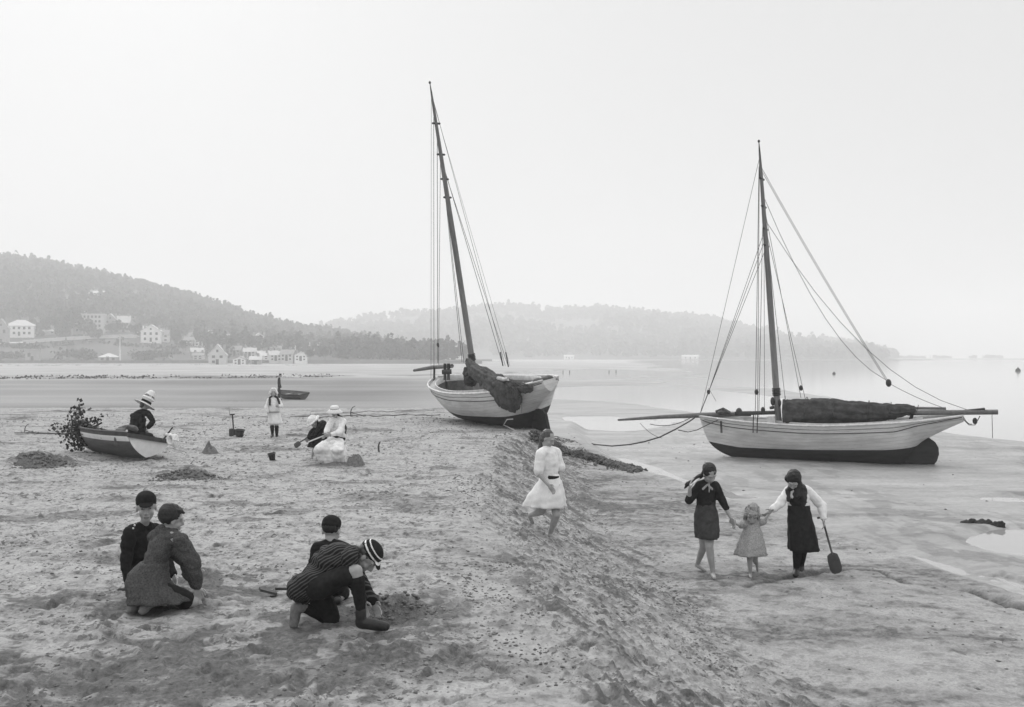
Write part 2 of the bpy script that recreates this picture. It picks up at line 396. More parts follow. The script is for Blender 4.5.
# small scarps where the damp sand cracks near the edge
def crack(pts, w, d, dm):
    P = [hit(a, b) for a, b in pts]
    for a, b in zip(P[:-1], P[1:]):
        ab = np.array([b.x - a.x, b.y - a.y]); l2 = ab @ ab
        lo = min(a.y, b.y) - 1; hi = max(a.y, b.y) + 1
        i0, i1 = np.searchsorted(ys, [lo, hi])
        dx, dy = XX[i0:i1] - a.x, YY[i0:i1] - a.y
        t = np.clip((dx * ab[0] + dy * ab[1]) / l2, 0, 1)
        dd = np.hypot(dx - t * ab[0], dy - t * ab[1]) + .05 * lump[i0:i1]
        wv_ = w * (.5 + 1.1 * np.abs(vnoise(XX[i0:i1] * 3, YY[i0:i1] * 3, 401)) * 2)
        g = np.exp(-(dd / wv_) ** 2)
        ZZ[i0:i1] -= d * g; damp[i0:i1] += dm * g
crack([(722, 583), (745, 585), (790, 576), (815, 571), (850, 569), (880, 572), (905, 582)], .055, .05, .9)
crack([(752, 566), (790, 566), (850, 566)], .05, .03, .7)
crack([(970, 590), (992, 598), (1024, 606), (1060, 616)], .08, .10, 1.0)
crack([(1000, 576), (1024, 585), (1060, 596)], .12, .12, 1.0)
crack([(755, 624), (790, 625), (822, 629)], .03, .02, .6)
crack([(640, 585), (700, 600), (730, 612)], .03, .02, .4)
crack([(400, 413), (470, 412), (520, 415), (560, 414)], .35, -.03, .7)
crack([(300, 416), (345, 414)], .3, -.03, .7)
crack([(858, 508.5), (885, 510), (912, 513), (940, 518), (964, 523)], .34, .022, 1.0)
crack([(706, 488), (722, 488.5), (738, 489.5)], .22, .01, .9)
crack([(724, 486), (760, 488.5), (800, 492.5)], .16, .01, .8)
crack([(868, 500), (884, 501), (903, 503.5)], .12, .01, .9)
crack([(905, 536), (930, 533), (955, 537)], .12, -.015, .9)
crack([(690, 452), (706, 451), (716, 451.5)], .10, .01, .8)
crack([(1000, 492), (1024, 494), (1050, 497)], .2, -.012, .9)
# ripples on the wet flats at the right
rip = np.sin(YY * 26 + 9 * fbm(XX * .6, YY * .6, 281, 3)) * sst(60, 30, YY) * flat * sst(10.5, 14, XX)
ZZ = ZZ + .006 * rip
ZZ = ZZ + flat * nf * (.006 * fine + .012 * fbm(XX * .9, YY * .5, 291, 3)) * sst(.3, 1.2, XX - xe)
wet = flat * (.75 + .5 * fbm(XX * .05, YY * .03, 311, 4)) * sst(-1.3, -.9, -np.abs(XX * 0 + 1))
wet = np.clip(flat * (.85 + .7 * fbm(XX * .06, YY * .025, 311, 4)), 0, 1)
u_ = XX / np.maximum(YY, 1)
ybk = np.interp(u_, [-.6, -.3, -.1, 0, .2], [150, 155, 172, 205, 400])
beach = sst(0, 14, YY - ybk) * sst(.15, -.02, u_)
tuft = sst(-8, 0, YY - ybk) * sst(8, 1, YY - ybk) * sst(.1, -.05, u_) * sst(-.1, .2, vnoise(XX * .25, YY * .2, 13))
left = sst(.06, -.16, u_) * sst(48, 60, YY) * sst(0, 1, 1 - beach)
wet = wet * (1 - beach) * (1 - .75 * left); damp = damp * (1 - beach) + .95 * tuft
damp += flat * .55 * sst(60, 32, YY) * sst(.06, .24, fbm(XX * 2.4, YY * .8, 341, 4, .65)) * sst(-.15, .15, fbm(XX * .3, YY * .12, 342, 3)) * sst(.3, 1.5, XX - xe)
damp += flat * (1 - beach) * .25 * sst(0, .35, fbm(XX * .03, YY * .02, 331, 4)) + flat * .25 * sst(80, 20, YY) * sst(.1, .4, fine)
damp += sst(50, 64, YY) * sst(170, 150, YY) * sst(.06, -.18, u_) * (.40 + .35 * sst(-.2, .3, fbm(XX * .01, YY * .06, 351, 4)))
nr, nc = XX.shape
me = bpy.data.meshes.new('beach_ground')
co = np.stack([XX, YY, ZZ], -1).reshape(-1, 3).astype(np.float32)
idx = np.arange(nr * nc).reshape(nr, nc)
quads = np.stack([idx[:-1, :-1], idx[:-1, 1:], idx[1:, 1:], idx[1:, :-1]], -1).reshape(-1, 4)
me.vertices.add(len(co)); me.vertices.foreach_set('co', co.reshape(-1))
me.loops.add(quads.size); me.loops.foreach_set('vertex_index', quads.reshape(-1).astype(np.int32))
me.polygons.add(len(quads)); me.polygons.foreach_set('loop_start', np.arange(0, quads.size, 4, dtype=np.int32))
me.polygons.foreach_set('loop_total', np.full(len(quads), 4, np.int32)); me.polygons.foreach_set('use_smooth', np.ones(len(quads), bool))
me.update(calc_edges=True)
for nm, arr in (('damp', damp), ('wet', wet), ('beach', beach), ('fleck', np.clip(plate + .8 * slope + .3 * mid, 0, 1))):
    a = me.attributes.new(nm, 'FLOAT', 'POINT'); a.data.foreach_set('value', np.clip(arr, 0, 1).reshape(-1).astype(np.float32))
ground = bpy.data.objects.new('ground', me); COL.objects.link(ground); tag(ground, kind='structure')
m = bpy.data.materials.new('estuary sand'); N, L = nodes(m); b = N['Principled BSDF']
tc = N.new('ShaderNodeTexCoord')
def noise(scale, det=5, rough=.6, st=None):
    n = N.new('ShaderNodeTexNoise'); n.inputs['Scale'].default_value = scale; n.inputs['Detail'].default_value = det; n.inputs['Roughness'].default_value = rough
    if st:
        q = N.new('ShaderNodeMapping'); q.inputs['Scale'].default_value = st; L.new(tc.outputs['Object'], q.inputs['Vector']); L.new(q.outputs[0], n.inputs['Vector'])
    else: L.new(tc.outputs['Object'], n.inputs['Vector'])
    return n.outputs['Fac']
def math_(op, a, c, d=None):
    n = N.new('ShaderNodeMath'); n.operation = op; n.use_clamp = op == 'MULTIPLY_ADD'
    for i, q in enumerate((a, c, d)):
        if q is None: continue
        if isinstance(q, (int, float)): n.inputs[i].default_value = q
        else: L.new(q, n.inputs[i])
    return n.outputs[0]
def ramp(a, p0, p1, v0, v1):
    n = N.new('ShaderNodeMapRange'); n.inputs['From Min'].default_value = p0; n.inputs['From Max'].default_value = p1
    n.inputs['To Min'].default_value = v0; n.inputs['To Max'].default_value = v1; L.new(a, n.inputs['Value']); return n.outputs[0]
def attr(nm):
    n = N.new('ShaderNodeAttribute'); n.attribute_name = nm; return n.outputs['Fac']
def mixf(f, a, c):
    n = N.new('ShaderNodeMix'); n.data_type = 'FLOAT'
    for i, q in ((0, f), (2, a), (3, c)):
        if isinstance(q, (int, float)): n.inputs[i].default_value = q
        else: L.new(q, n.inputs[i])
    return n.outputs[0]
dry = ramp(noise(3.0, 8, .7), .3, .7, SAND * .84, SAND * 1.14)
grain = ramp(noise(38, 4, .7), .35, .65, .82, 1.16)
dry = math_('MULTIPLY', dry, grain)
flk0 = math_('MULTIPLY_ADD', ramp(noise(10, 4, .6), .555, .595, 0, 1), ramp(noise(.9, 5, .7), .43, .58, .02, .85), 0.0)
flk = math_('MULTIPLY_ADD', ramp(noise(21, 3, .6, (.9, .7, 1)), .55, .60, 0, 1), ramp(noise(1.7, 5, .7), .42, .58, .10, .8), flk0)
dark = ramp(noise(20, 5, .7), .3, .7, SAND * .18, SAND * .46)
flk = math_('MULTIPLY', flk, attr('fleck'))
dm = math_('MULTIPLY_ADD', attr('damp'), ramp(noise(9, 6, .7), .3, .7, .55, 1.45), flk)  # damp mask darkens the colour, painted contact shade included
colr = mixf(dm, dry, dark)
wets = math_('MULTIPLY', ramp(noise(.8, 8, .75, (.25, 1, 1)), .36, .64, SAND * .58, SAND * 1.05), ramp(noise(9, 5, .7), .35, .65, .84, 1.1))
colr = mixf(attr('wet'), colr, mixf(math_('MULTIPLY', dm, .8), wets, SAND * .38))
pale = ramp(noise(.15, 6, .7, (.3, 1, 1)), .35, .65, .24, .44)
colr = mixf(math_('MULTIPLY', attr('beach'), ramp(attr('damp'), 0, 1, 1, .0)), colr, pale)
cc = N.new('ShaderNodeCombineColor')
for i in range(3): L.new(colr, cc.inputs[i])
L.new(cc.outputs[0], b.inputs['Base Color'])
L.new(mixf(attr('wet'), .95, ramp(noise(.35, 5, .6, (.4, 1, 1)), .35, .65, .22, .52)), b.inputs['Roughness'])
L.new(mixf(attr('wet'), .12, .5), b.inputs['Specular IOR Level'])
bp = N.new('ShaderNodeBump'); bp.inputs['Distance'].default_value = .02
L.new(mixf(attr('wet'), .75, .2), bp.inputs['Strength'])
L.new(math_('ADD', noise(30, 6, .7), math_('MULTIPLY', noise(110, 3, .6), .35)), bp.inputs['Height']); L.new(bp.outputs[0], b.inputs['Normal'])
me.materials.append(m)

# tidal water: lies in the channel, the troughs and the pools
wx = 1850
g = np.array([[[x, y, WL] for x in np.linspace(-wx * min(1, (y + 60) / 1500), wx * min(1, (y + 60) / 1500), 3)] for y in (8, 30, 80, 200, 600, 1200, 2560)])
m = bpy.data.materials.new('tidal water'); N, L = nodes(m); b = N['Principled BSDF']; tc = N.new('ShaderNodeTexCoord')
b.inputs['Base Color'].default_value = (.30, .30, .30, 1); b.inputs['Roughness'].default_value = .06; b.inputs['IOR'].default_value = 1.33; b.inputs['Specular IOR Level'].default_value = .8
bp = N.new('ShaderNodeBump'); bp.inputs['Strength'].default_value = .12; bp.inputs['Distance'].default_value = .02
L.new(noise(3.0, 4, .5, (.4, 1, 1)), bp.inputs['Height']); L.new(bp.outputs[0], b.inputs['Normal'])
tag(MB().grid(g, flip=False).build('tidal_water', m, None), kind='structure')
# ------------------------------------------------------------------ hills
def hill_mesh(name, fn, u0, u1, nu, yv, m):
    uu = np.linspace(u0, u1, nu); g = []
    for y in yv:
        x = uu * y; g.append(np.stack([x, np.full_like(x, y), fn(x, np.full_like(x, y))], -1))
    o = MB().grid(np.array(g)).build(name, m, None); tag(o, kind='structure'); return o
hill_m = mat('hillside turf', .10, var=.4, scale=.02, bump=0, spec=.1, coords='Object')
field_m = mat('rough pasture', .085, var=.3, scale=.035, bump=0, spec=.1)
hill_mesh('hills', hill_left, -.70, -.03, 150, np.linspace(YB0 - 4, 1150, 90), field_m)
hill_mesh('far_hills', hill_far, -.36, .42, 130, np.linspace(1060, 2150, 60), hill_m)
leaf_m = mat('woodland foliage', .055, var=.8, scale=.045, bump=0, spec=.1)
leaf_far = mat('distant woodland', .05, var=.3, scale=.03, bump=0, spec=.1)
bark_m = mat('tree bark', .09, scale=3, bump=.3, bscale=20)
def quads(c, s, rg):
    """random square leaf sprays at the points c with the half sizes s"""
    n = len(c); a = rg.normal(size=(n, 3)); a /= np.linalg.norm(a, axis=1)[:, None]
    b = rg.normal(size=(n, 3)); b -= a * (a * b).sum(1)[:, None]; b /= np.linalg.norm(b, axis=1)[:, None]
    s = np.asarray(s).reshape(-1, 1)
    return np.stack([c - a * s - b * s * .6, c + a * s * .8 - b * s, c + a * s + b * s * .7, c - a * s * .7 + b * s], 1)
def quad_obj(name, q, m, parent=None, smooth=False):
    n = len(q); me = bpy.data.meshes.new(name); v = q.reshape(-1, 3)
    if parent is not None: v = to_local(parent, v)
    me.vertices.add(4 * n); me.vertices.foreach_set('co', v.astype(np.float32).reshape(-1))
    me.loops.add(4 * n); me.loops.foreach_set('vertex_index', np.arange(4 * n, dtype=np.int32))
    me.polygons.add(n); me.polygons.foreach_set('loop_start', np.arange(0, 4 * n, 4, dtype=np.int32)); me.polygons.foreach_set('loop_total', np.full(n, 4, np.int32))
    me.update(calc_edges=True); me.materials.append(m)
    o = bpy.data.objects.new(name, me); COL.objects.link(o)
    if parent is not None: o.parent = parent
    return o
def crown_pts(n, h, r, conif, rg):
    """points through the volume of a tree crown of height h and radius r, base at 0"""
    t = rg.random(n); a = rg.random(n) * 2 * pi
    if conif:
        z = h * (.15 + .85 * t); rad = r * (1.05 - t) * (.45 + .55 * rg.random(n) ** .5)
    else:
        k = 7; cc = rg.normal(size=(k, 3)); cc /= np.linalg.norm(cc, axis=1)[:, None]; cc *= (.55 * rg.random((k, 1)) + .15)
        i = rg.integers(0, k, n); d = rg.normal(size=(n, 3)); d /= np.linalg.norm(d, axis=1)[:, None]
        p = cc[i] + d * (.42 * rg.random((n, 1)) ** .4)
        return np.stack([p[:, 0] * r, p[:, 1] * r, h * .58 + p[:, 2] * h * .46], 1)
    return np.stack([rad * np.cos(a), rad * np.sin(a), z], 1)
def wood(name, fn, n, ur, yr, hr, per, keep, m, qs):
    rg = np.random.default_rng(5); out = []
    y = np.sqrt(rg.random(n) * (yr[1] ** 2 - yr[0] ** 2) + yr[0] ** 2); u = ur[0] + rg.random(n) * (ur[1] - ur[0]); x = u * y
    z = fn(x, y); px = 512 + 1000 * u; py = HZ - (z - CAMH) / y * 1000
    ok = keep(px, py, x, y, z) & (z > .2)
    for X, Y_, Z in zip(x[ok], y[ok], z[ok]):
        h = rg.uniform(*hr) * (1 + .25 * (rg.random() < .12)); p = crown_pts(per, h, h * rg.uniform(.26, .45), rg.random() < .35, rg)
        out.append(quads(p + np.array([X, Y_, Z - .5]), rg.uniform(.5, 1.2, per) * qs, rg))
    tag(quad_obj(name, np.concatenate(out), m), kind='stuff'); return
clear = [(88, 297, 30, 9), (25, 300, 9, 3), (130, 300, 12, 5), (60, 285, 8, 4)]
def keepL(px, py, x, y, z):
    k = ~((px < 195) & (py > 338 + 3 * np.sin(px * .15))) & ~((px < 20) & (py > 330)) & ~((px > 175) & (px < 335) & (py > 336) & (np.random.default_rng(2).random(len(px)) < .72))
    rr_ = np.random.default_rng(6).random(len(px))
    k &= ~((px > 70) & (px < 172) & (py > 319) & (py < 341) & (rr_ < .8)) & ~((px > 4) & (px < 62) & (py > 321) & (py < 341) & (rr_ < .85))
    for cx, cy_, rx, ry in clear:
        k &= ~((((px - cx) / rx) ** 2 + ((py - cy_) / ry) ** 2 < 1) & (np.random.default_rng(3).random(len(px)) < .8))
    return k
wood('woodland', hill_left, 6400, (-.66, -.04), (470, 930), (6, 11), 60, keepL, leaf_m, 1.0)
wood('far_woodland', hill_far, 4200, (-.30, .40), (1090, 1700), (9, 15), 22, lambda px, py, x, y, z: fbm(x * .006, y * .006, 77, 2) > -.28, leaf_far, 3.0)

def tree(px, py, hpx, label, conif=False, wide=.42, fn=allz, y0=380, n=900, name='tree', grp='trees round the houses on the hill'):
    c = hit(px, py, y0, 2500, fn); h = hpx / F * c.y; rg = np.random.default_rng(int(px * 7 + py))
    e = empty(name, c, label, 'tree', grp)
    t = MB(); t.tube([c + V((0, 0, -.5)), c + V((h * .01, 0, h * .3)), c + V((h * .03, 0, h * .7))], [h * .03, h * .02, h * .006], 7)
    for k in range(5):
        a = k * 2.4; t.tube([c + V((0, 0, h * (.25 + .08 * k))), c + V((cos(a) * h * wide * .6, sin(a) * h * wide * .6, h * (.45 + .09 * k)))], [h * .012, h * .004], 5)
    t.build('trunk', bark_m, e)
    p = crown_pts(n, h, h * wide, conif, rg)
    quad_obj('crown', quads(p + np.array(c), rg.uniform(.35, .8, n) * h / 14, rg), leaf_m, e)
    return e
# ------------------------------------------------------------------ houses on the hill
stone_w = mat('grey limestone wall', .30, scale=.8, var=.2, bump=.4, bscale=3)
white_w = mat('whitewashed wall', .78, scale=.4, var=.08, bump=.2, bscale=3)
pale_w = mat('pale rendered wall', .52, scale=.4, var=.12, bump=.2, bscale=3)
slate_l = mat('pale slate roof', .55, scale=.6, var=.12, bump=.3, bscale=4)
slate_d = mat('slate roof', .30, scale=.6, var=.2, bump=.3, bscale=4)
glass_d = mat('dark window glass', .05, rough=.15, bump=0, spec=.5)
chim_m = mat('chimney stone', .22, scale=1, bump=.3, bscale=4)
def house(px, py, wpx, hpx, label, wm=None, rm=None, roof='gable', turn=.0, storeys=2, cols=3, depth=.7, rise=.38, chim=2, front_gable=False, cat='house', name='house', grp='houses on the hillside', door=True, y0=400, y1=1500):
    wm = wm or stone_w; rm = rm or slate_d
    c = hit(px, py, y0, y1, allz); k = c.y / F; w, h = wpx * k, hpx * k; d = max(w * depth, 4)
    hr = h * rise if roof != 'flat' else h * .06; hw = h - hr
    yaw = math.atan2(-c.x, c.y) * .6 + turn
    e = empty(name, c, label, cat, grp, rot=(0, 0, yaw))
    b = MB(); b.box((0, 0, hw / 2 - 1), (w, d, hw + 2))
    ov = .35
    r = MB()
    if roof == 'gable':
        if front_gable:
            b.add([(-w / 2, -d / 2, hw), (w / 2, -d / 2, hw), (0, -d / 2, hw + hr - .15), (-w / 2, d / 2, hw), (w / 2, d / 2, hw), (0, d / 2, hw + hr - .15)], [(0, 1, 2), (4, 3, 5)])
            for s in (-1, 1):
                p = [(0, hw + hr), (s * (w / 2 + ov), hw - ov * hr / (w / 2))]
                q = [(x, y_, z + dz) for y_ in (-d / 2 - ov, d / 2 + ov) for x, z in p for dz in (0, .18)]
                r.add(q, [(0, 2, 6, 4), (1, 5, 7, 3), (0, 1, 3, 2), (4, 6, 7, 5), (2, 3, 7, 6)])
        else:
            b.add([(-w / 2, -d / 2, hw), (-w / 2, d / 2, hw), (-w / 2, 0, hw + hr - .15), (w / 2, -d / 2, hw), (w / 2, d / 2, hw), (w / 2, 0, hw + hr - .15)], [(1, 0, 2), (3, 4, 5)])
            for s in (-1, 1):
                p = [(0, hw + hr), (s * (d / 2 + ov), hw - ov * hr / (d / 2))]
                q = [(x, y_, z + dz) for x in (-w / 2 - ov, w / 2 + ov) for y_, z in p for dz in (0, .18)]
                r.add(q, [(0, 2, 6, 4), (1, 5, 7, 3), (0, 1, 3, 2), (4, 6, 7, 5), (2, 3, 7, 6)])
    elif roof == 'hip':
        a, e_ = w / 2 + ov, d / 2 + ov; rl = max(a - e_, .01)
        r.add([(-a, -e_, hw), (a, -e_, hw), (a, e_, hw), (-a, e_, hw), (-rl, 0, hw + hr), (rl, 0, hw + hr)], [(0, 1, 5, 4), (1, 2, 5), (2, 3, 4, 5), (3, 0, 4), (3, 2, 1, 0)])
    else:
        r.box((0, 0, hw + hr / 2), (w + .6, d + .6, hr))
    b.build('wall', wm, e, smooth=False, world=False); ro = r.build('roof', rm, e, smooth=False, world=False)
    for i in range(chim):
        x = (-w * .36 if i == 0 else w * .36) if chim > 1 else w * .2
        zt = hw + hr + .9 if roof != 'gable' or not front_gable else hw + hr * .6 + 1.2
        MB().box((x, .1, (zt + hw) / 2 + .2), (.9, .7, zt - hw + .4)).build('chimney', chim_m, ro, smooth=False, world=False)
    for s in range(storeys):
        for q in range(cols):
            if door and s == 0 and q == cols // 2: continue
            x = (q + .5) / cols * w * .86 - w * .43; z = (s + .55) / storeys * hw
            MB().box((x, -d / 2 - .02, z), (min(1.15, w / cols * .45), .12, min(1.7, hw / storeys * .5))).build('window', glass_d, e, smooth=False, world=False)
    if door: MB().box((0, -d / 2 - .02, 1.05), (1.1, .14, 2.1)).build('door', glass_d, e, smooth=False, world=False)
    if front_gable and h > 5: MB().box((0, -d / 2 - .02, hw + hr * .35), (.8, .12, 1.0)).build('window', glass_d, e, smooth=False, world=False)
    return e
house(2, 343, 13, 24, 'grey stone house with its gable at the left edge of the picture', stone_w, slate_d, front_gable=True, cols=2)
house(21, 336, 27, 16, 'long white house with a pale hipped roof left of the big tree', white_w, slate_l, 'hip', cols=5, chim=1)
house(49, 334, 19, 4, 'low pale outbuilding just right of the long white house', pale_w, slate_l, storeys=1, cols=2, chim=0, door=False)
house(90, 333, 28, 19, 'large grey flat roofed hotel block above the road, right of the big tree', pale_w, slate_l, 'flat', storeys=4, cols=7, chim=3)
house(80, 320, 13, 11, 'villa with a pale roof peeping over the big tree', pale_w, slate_l, 'hip', cols=3, chim=1)
house(111, 331, 13, 17, 'tall grey gabled villa beside the flat roofed hotel', stone_w, slate_l, front_gable=True, cols=2, storeys=3)
house(124, 332, 12, 16, 'grey villa with two chimneys, second one right of the flat roofed hotel', stone_w, slate_l, cols=3)
house(152, 342, 19, 17, 'bright white gabled house above the field', white_w, slate_l, front_gable=True, cols=3, depth=.9)
house(166, 342, 6, 12, 'narrow white lean house attached right of the bright gabled house', white_w, slate_d, cols=1, chim=1, door=False)
house(144, 335, 12, 9, 'pale roofed house tucked behind the bright gabled house', pale_w, slate_l, cols=2, chim=1)
house(33, 361, 13, 12, 'roofless looking grey stone barn in the field below the road', stone_w, slate_d, 'flat', storeys=1, cols=2, chim=0, cat='barn', name='stone_barn')
house(109, 362, 18, 8, 'small pavilion with a pale pyramid roof in the field', stone_w, slate_l, 'hip', storeys=1, cols=3, chim=0, rise=.5, depth=.9, cat='pavilion', name='pavilion')
house(218, 365, 17, 20, 'large pale hall with a steep front gable, biggest in the town', pale_w, slate_l, front_gable=True, cols=2, rise=.5, storeys=2, cat='hall', name='hall')
T = [(190, 345, 10, 8, 'small pale cottage at the left end of the town'), (201, 346, 12, 9, 'pale roofed cottage left of the steep gabled hall'), (197, 357, 12, 9, 'low cottage at the shore, left of the hall'),
     (232, 344, 13, 10, 'long roofed house above and right of the hall'), (246, 345, 12, 10, 'house with twin chimneys in the middle of the upper terrace'), (259, 347, 14, 14, 'tall terrace block at the right end of the upper row'),
     (236, 356, 12, 10, 'pale front house in the middle row beside the hall'), (250, 357, 12, 9, 'grey house in the middle row under the upper terrace'), (262, 359, 9, 8, 'small house right of the middle row'),
     (241, 365, 13, 8, 'long low shore house right of the hall'), (256, 365, 11, 8, 'shore house with a pale roof by the sea wall'), (275, 363, 12, 10, 'first pale house of the right hand shore row'),
     (288, 363, 13, 11, 'large pale house in the right hand shore row'), (301, 362, 12, 9, 'house at the end of the right hand shore row'), (297, 353, 9, 7, 'cottage up the slope behind the right hand shore row'),
     (317, 344, 12, 6, 'lone pale villa among trees right of the town'), (331, 348, 11, 6, 'pale villa lower down among trees right of the town'), (208, 336, 8, 6, 'small villa in the trees above the hall'),
     (300, 340, 9, 5, 'small pale villa in the wood above the shore rows'), (285, 336, 8, 5, 'small pale villa high in the wood above the town'), (262, 334, 9, 5, 'pale house in the wood above the tall terrace block'), (345, 356, 10, 6, 'low pale house at the foot of the wooded slope, last on the right'), (178, 333, 9, 7, 'pale house in the wood right of the bright gabled house'),
     (281, 352, 9, 7, 'grey cottage above the first shore house'), (227, 350, 7, 7, 'narrow house wedged against the hall roof')]
for i, (a, b_, w, h, lb) in enumerate(T):
    house(a, b_, w, h, lb, [pale_w, white_w, stone_w, pale_w][i % 4], slate_l if i % 3 else slate_d, 'gable', turn=.25 * (i % 3 - 1), cols=2 + (w > 11), front_gable=i % 4 == 1, chim=1 + i % 2)
for a, b_, w, h, lb in [(447, 344, 9, 4, 'faint pale villa on the far hill behind the mast'), (462, 346, 8, 4, 'faint pale house on the far hill right of the mast'), (530, 347, 10, 4, 'faint pale house alone on the far hill right of the hull'),
                        (552, 348, 9, 4, 'faint pale house beside the lone one on the far hill'), (569, 359, 10, 4, 'faint long house low on the far shore'), (690, 359, 16, 4, 'faint long pale building on the far shore behind the walking girls')]:
    house(a, b_, w, h, lb, white_w, slate_l, cols=3, chim=1, y0=1062, y1=1600, grp='faint houses on the far hill', storeys=1)
house(30, 312, 10, 6, 'small pale villa in the wood above the long white house', pale_w, slate_l, cols=3)
house(97, 297, 14, 6, 'pale quarry lodge in the clearing high on the wooded hill', pale_w, slate_l, cols=4)
house(64, 326, 9, 6, 'small pale house between the big tree and the hillside wood', pale_w, slate_l, cols=2)
rg = np.random.default_rng(31)
for i in range(18):
    a, b_ = rg.uniform(188, 318), rg.uniform(340, 360)
    house(a, b_, rg.uniform(7, 11), rg.uniform(6, 8.5), 'tiny hazy cottage among many alike in the crowded town', [pale_w, stone_w, white_w][i % 3], [slate_l, slate_d][i % 2], turn=rg.uniform(-.4, .4), cols=2, chim=1 + i % 2, front_gable=i % 5 == 0, grp='hazy cottages crowding the town', door=False, y0=430, y1=800)
# trees that stand out round the houses
for a in [(57, 336, 27, 'big dark round tree left of the hotel, tallest of its clump'), (70, 336, 30, 'broad dark tree in front of the hotel, middle of its clump', False, .48), (45, 334, 20, 'dark rounded tree at the left of the big clump'),
          (84, 336, 19, 'dark tree overlapping the left wall of the hotel'), (101, 333, 12, 'small dark bush shaped tree under the hotel front', False, .5), (134, 338, 15, 'dark tree between the grey villa and the bright gabled house'),
          (176, 344, 15, 'dark tree right of the bright gabled house', False, .5), (8, 322, 12, 'dark tree above the white house at the far left'), (120, 345, 9, 'low round tree under the grey villas', False, .55),
          (183, 352, 13, 'round tree at the left end of the town', False, .5), (226, 362, 9, 'bushy tree beside the steep gabled hall', False, .5), (270, 358, 13, 'dark tree between the two shore rows', False, .45),
          (310, 361, 13, 'dark tree right of the shore rows', False, .5), (325, 360, 15, 'tall dark tree right of the town', False, .4), (342, 360, 14, 'dark rounded tree at the foot of the wooded slope', False, .5), (62, 320, 18, 'pointed conifer behind the big clump', True, .22)]:
    tree(*a)
# hedge along the shore field, and trees on the low far land
rg = np.random.default_rng(9); pts = []
yy = rg.uniform(441, 545, 3400); aa = rg.uniform(-40, 205, 3400); xx = (aa - 512) / F * yy; zz = hill_left(xx, yy); bb = HZ - (zz - CAMH) / yy * 1000
hedge = np.abs(bb - (346 + 2.4 * np.sin(aa * .05))) < .6; low = (bb > 353) & (fbm(aa * .06, bb * .3, 66, 2) > .02) & ~((aa > 94) & (aa < 124)) & ~((aa > 22) & (aa < 44))
for X, Y_, Z in zip(xx[hedge | low], yy[hedge | low], zz[hedge | low]):
    if rg.random() < .5: pts += [np.array([X, Y_, Z]) + rg.normal(size=3) * np.array([1.6, 1.0, .8]) + np.array([0, 0, .6]) for _ in range(14)]
tag(quad_obj('scrub', quads(np.array(pts), rg.uniform(.3, .8, len(pts)), rg), leaf_m), kind='stuff')
for i, (a, h, lb) in enumerate([(912, 4, 'faint low clump of trees on the far right shore'), (938, 3.4, 'faint smaller tree clump between its two neighbours on the far right shore'), (985, 4.5, 'faint rounded tree clump nearest the right edge of the far shore')]):
    c = V(((a - 512) * 1.7, 1700, 0)); c.z = gz(c.x, c.y) ; e = empty('tree_clump', c, lb, 'trees', 'tree clumps on the far shore')
    rr = np.random.default_rng(i); p = np.concatenate([crown_pts(90, h * (1.0 + 1.1 * rr.random()) * (1 - .1 * abs(j - 2.5)), 8, False, rr) + np.array([(j - 2.5) * 9 + rr.normal() * 4, rr.normal() * 6, -1]) for j in range(6)])
    quad_obj('crown', quads(p + np.array(c), rr.uniform(1, 2.2, len(p)), rr), leaf_far, e)
    t = MB()
    for j in range(6): t.tube([c + V(((j - 2.5) * 9, 0, -1)), c + V(((j - 2.5) * 9, 0, 5))], .4, 6)
    t.build('trunk', bark_m, e)
# road, its wall, and the sea wall
pts = [hit(a, b_, 380, 700, allz) for a, b_ in [(-60, 347), (-20, 345), (20, 343.5), (48, 341), (70, 339.3), (95, 338), (122, 337), (142, 337)]]
def strip(pts, w, dz, name, m):
    fine_p = []
    for a, b_ in zip(pts[:-1], pts[1:]):
        for i in range(8): fine_p.append(a.lerp(b_, i / 8))
    g = []
    for i, p in enumerate(fine_p):
        d = fine_p[min(i + 1, len(fine_p) - 1)] - fine_p[max(i - 1, 0)]; n_ = V((-d.y, d.x, 0)).normalized()
        row = []
        for s in (-1, 1):
            q = p + n_ * s * w / 2; row.append((q.x, q.y, max(p.z, gz(q.x, q.y, allz)) + dz))
        g.append(row)
    return tag(MB().grid(np.array(g), flip=True).build(name, m, None), kind='structure'), fine_p
road_m = mat('pale gravel road', .5, scale=.5, var=.12, bump=.2, bscale=3)
_, fp_ = strip(pts, 7, .25, 'road', road_m)
w = MB()
for a, b_ in zip(fp_[18:-1], fp_[19:]):
    d = b_ - a; w.box(((a + b_) / 2 + V((0, -4.2, .3))), (d.length + .05, .5, 1.8), math.atan2(d.y, d.x))
tag(w.build('roadside_wall', pale_w, None, smooth=False), 'pale roadside wall above the dark field', 'wall')
def long_wall(u0, u1, Y, name, z0, z1, th, m, label, step=.012):
    w = MB(); n_ = int((u1 - u0) / step); P = [V((u0 + (u1 - u0) * i / n_, 0, 0)) for i in range(n_ + 1)]
    P = [V((p.x * Y(p.x), Y(p.x), 0)) for p in P]
    g = []
    for p in P: g.append([(p.x, p.y - th / 2, z0), (p.x, p.y - th / 2 + .15, z1), (p.x, p.y + th / 2, z1), (p.x, p.y + th / 2, z0)])
    w.grid(np.array(g), flip=True); 
    return tag(w.build(name, m, None, smooth=False), label, 'wall')
YSW = lambda u: 432 + max(0, u + .25) * 900
wall_d = mat('dark stone facing', .11, scale=.5, var=.35, bump=.3, bscale=2)
long_wall(-.62, -.02, YSW, 'sea_wall', -2, .75, 3.0, wall_d, 'long dark stone sea wall under the hillside at the back of the beach')
long_wall(-.60, .0, lambda u: YSW(u) - 9, 'shore_kerb', -2, -.35, 1.2, pale_w, 'low pale stone kerb in front of the long dark sea wall')
rg = np.random.default_rng(21); pts = []
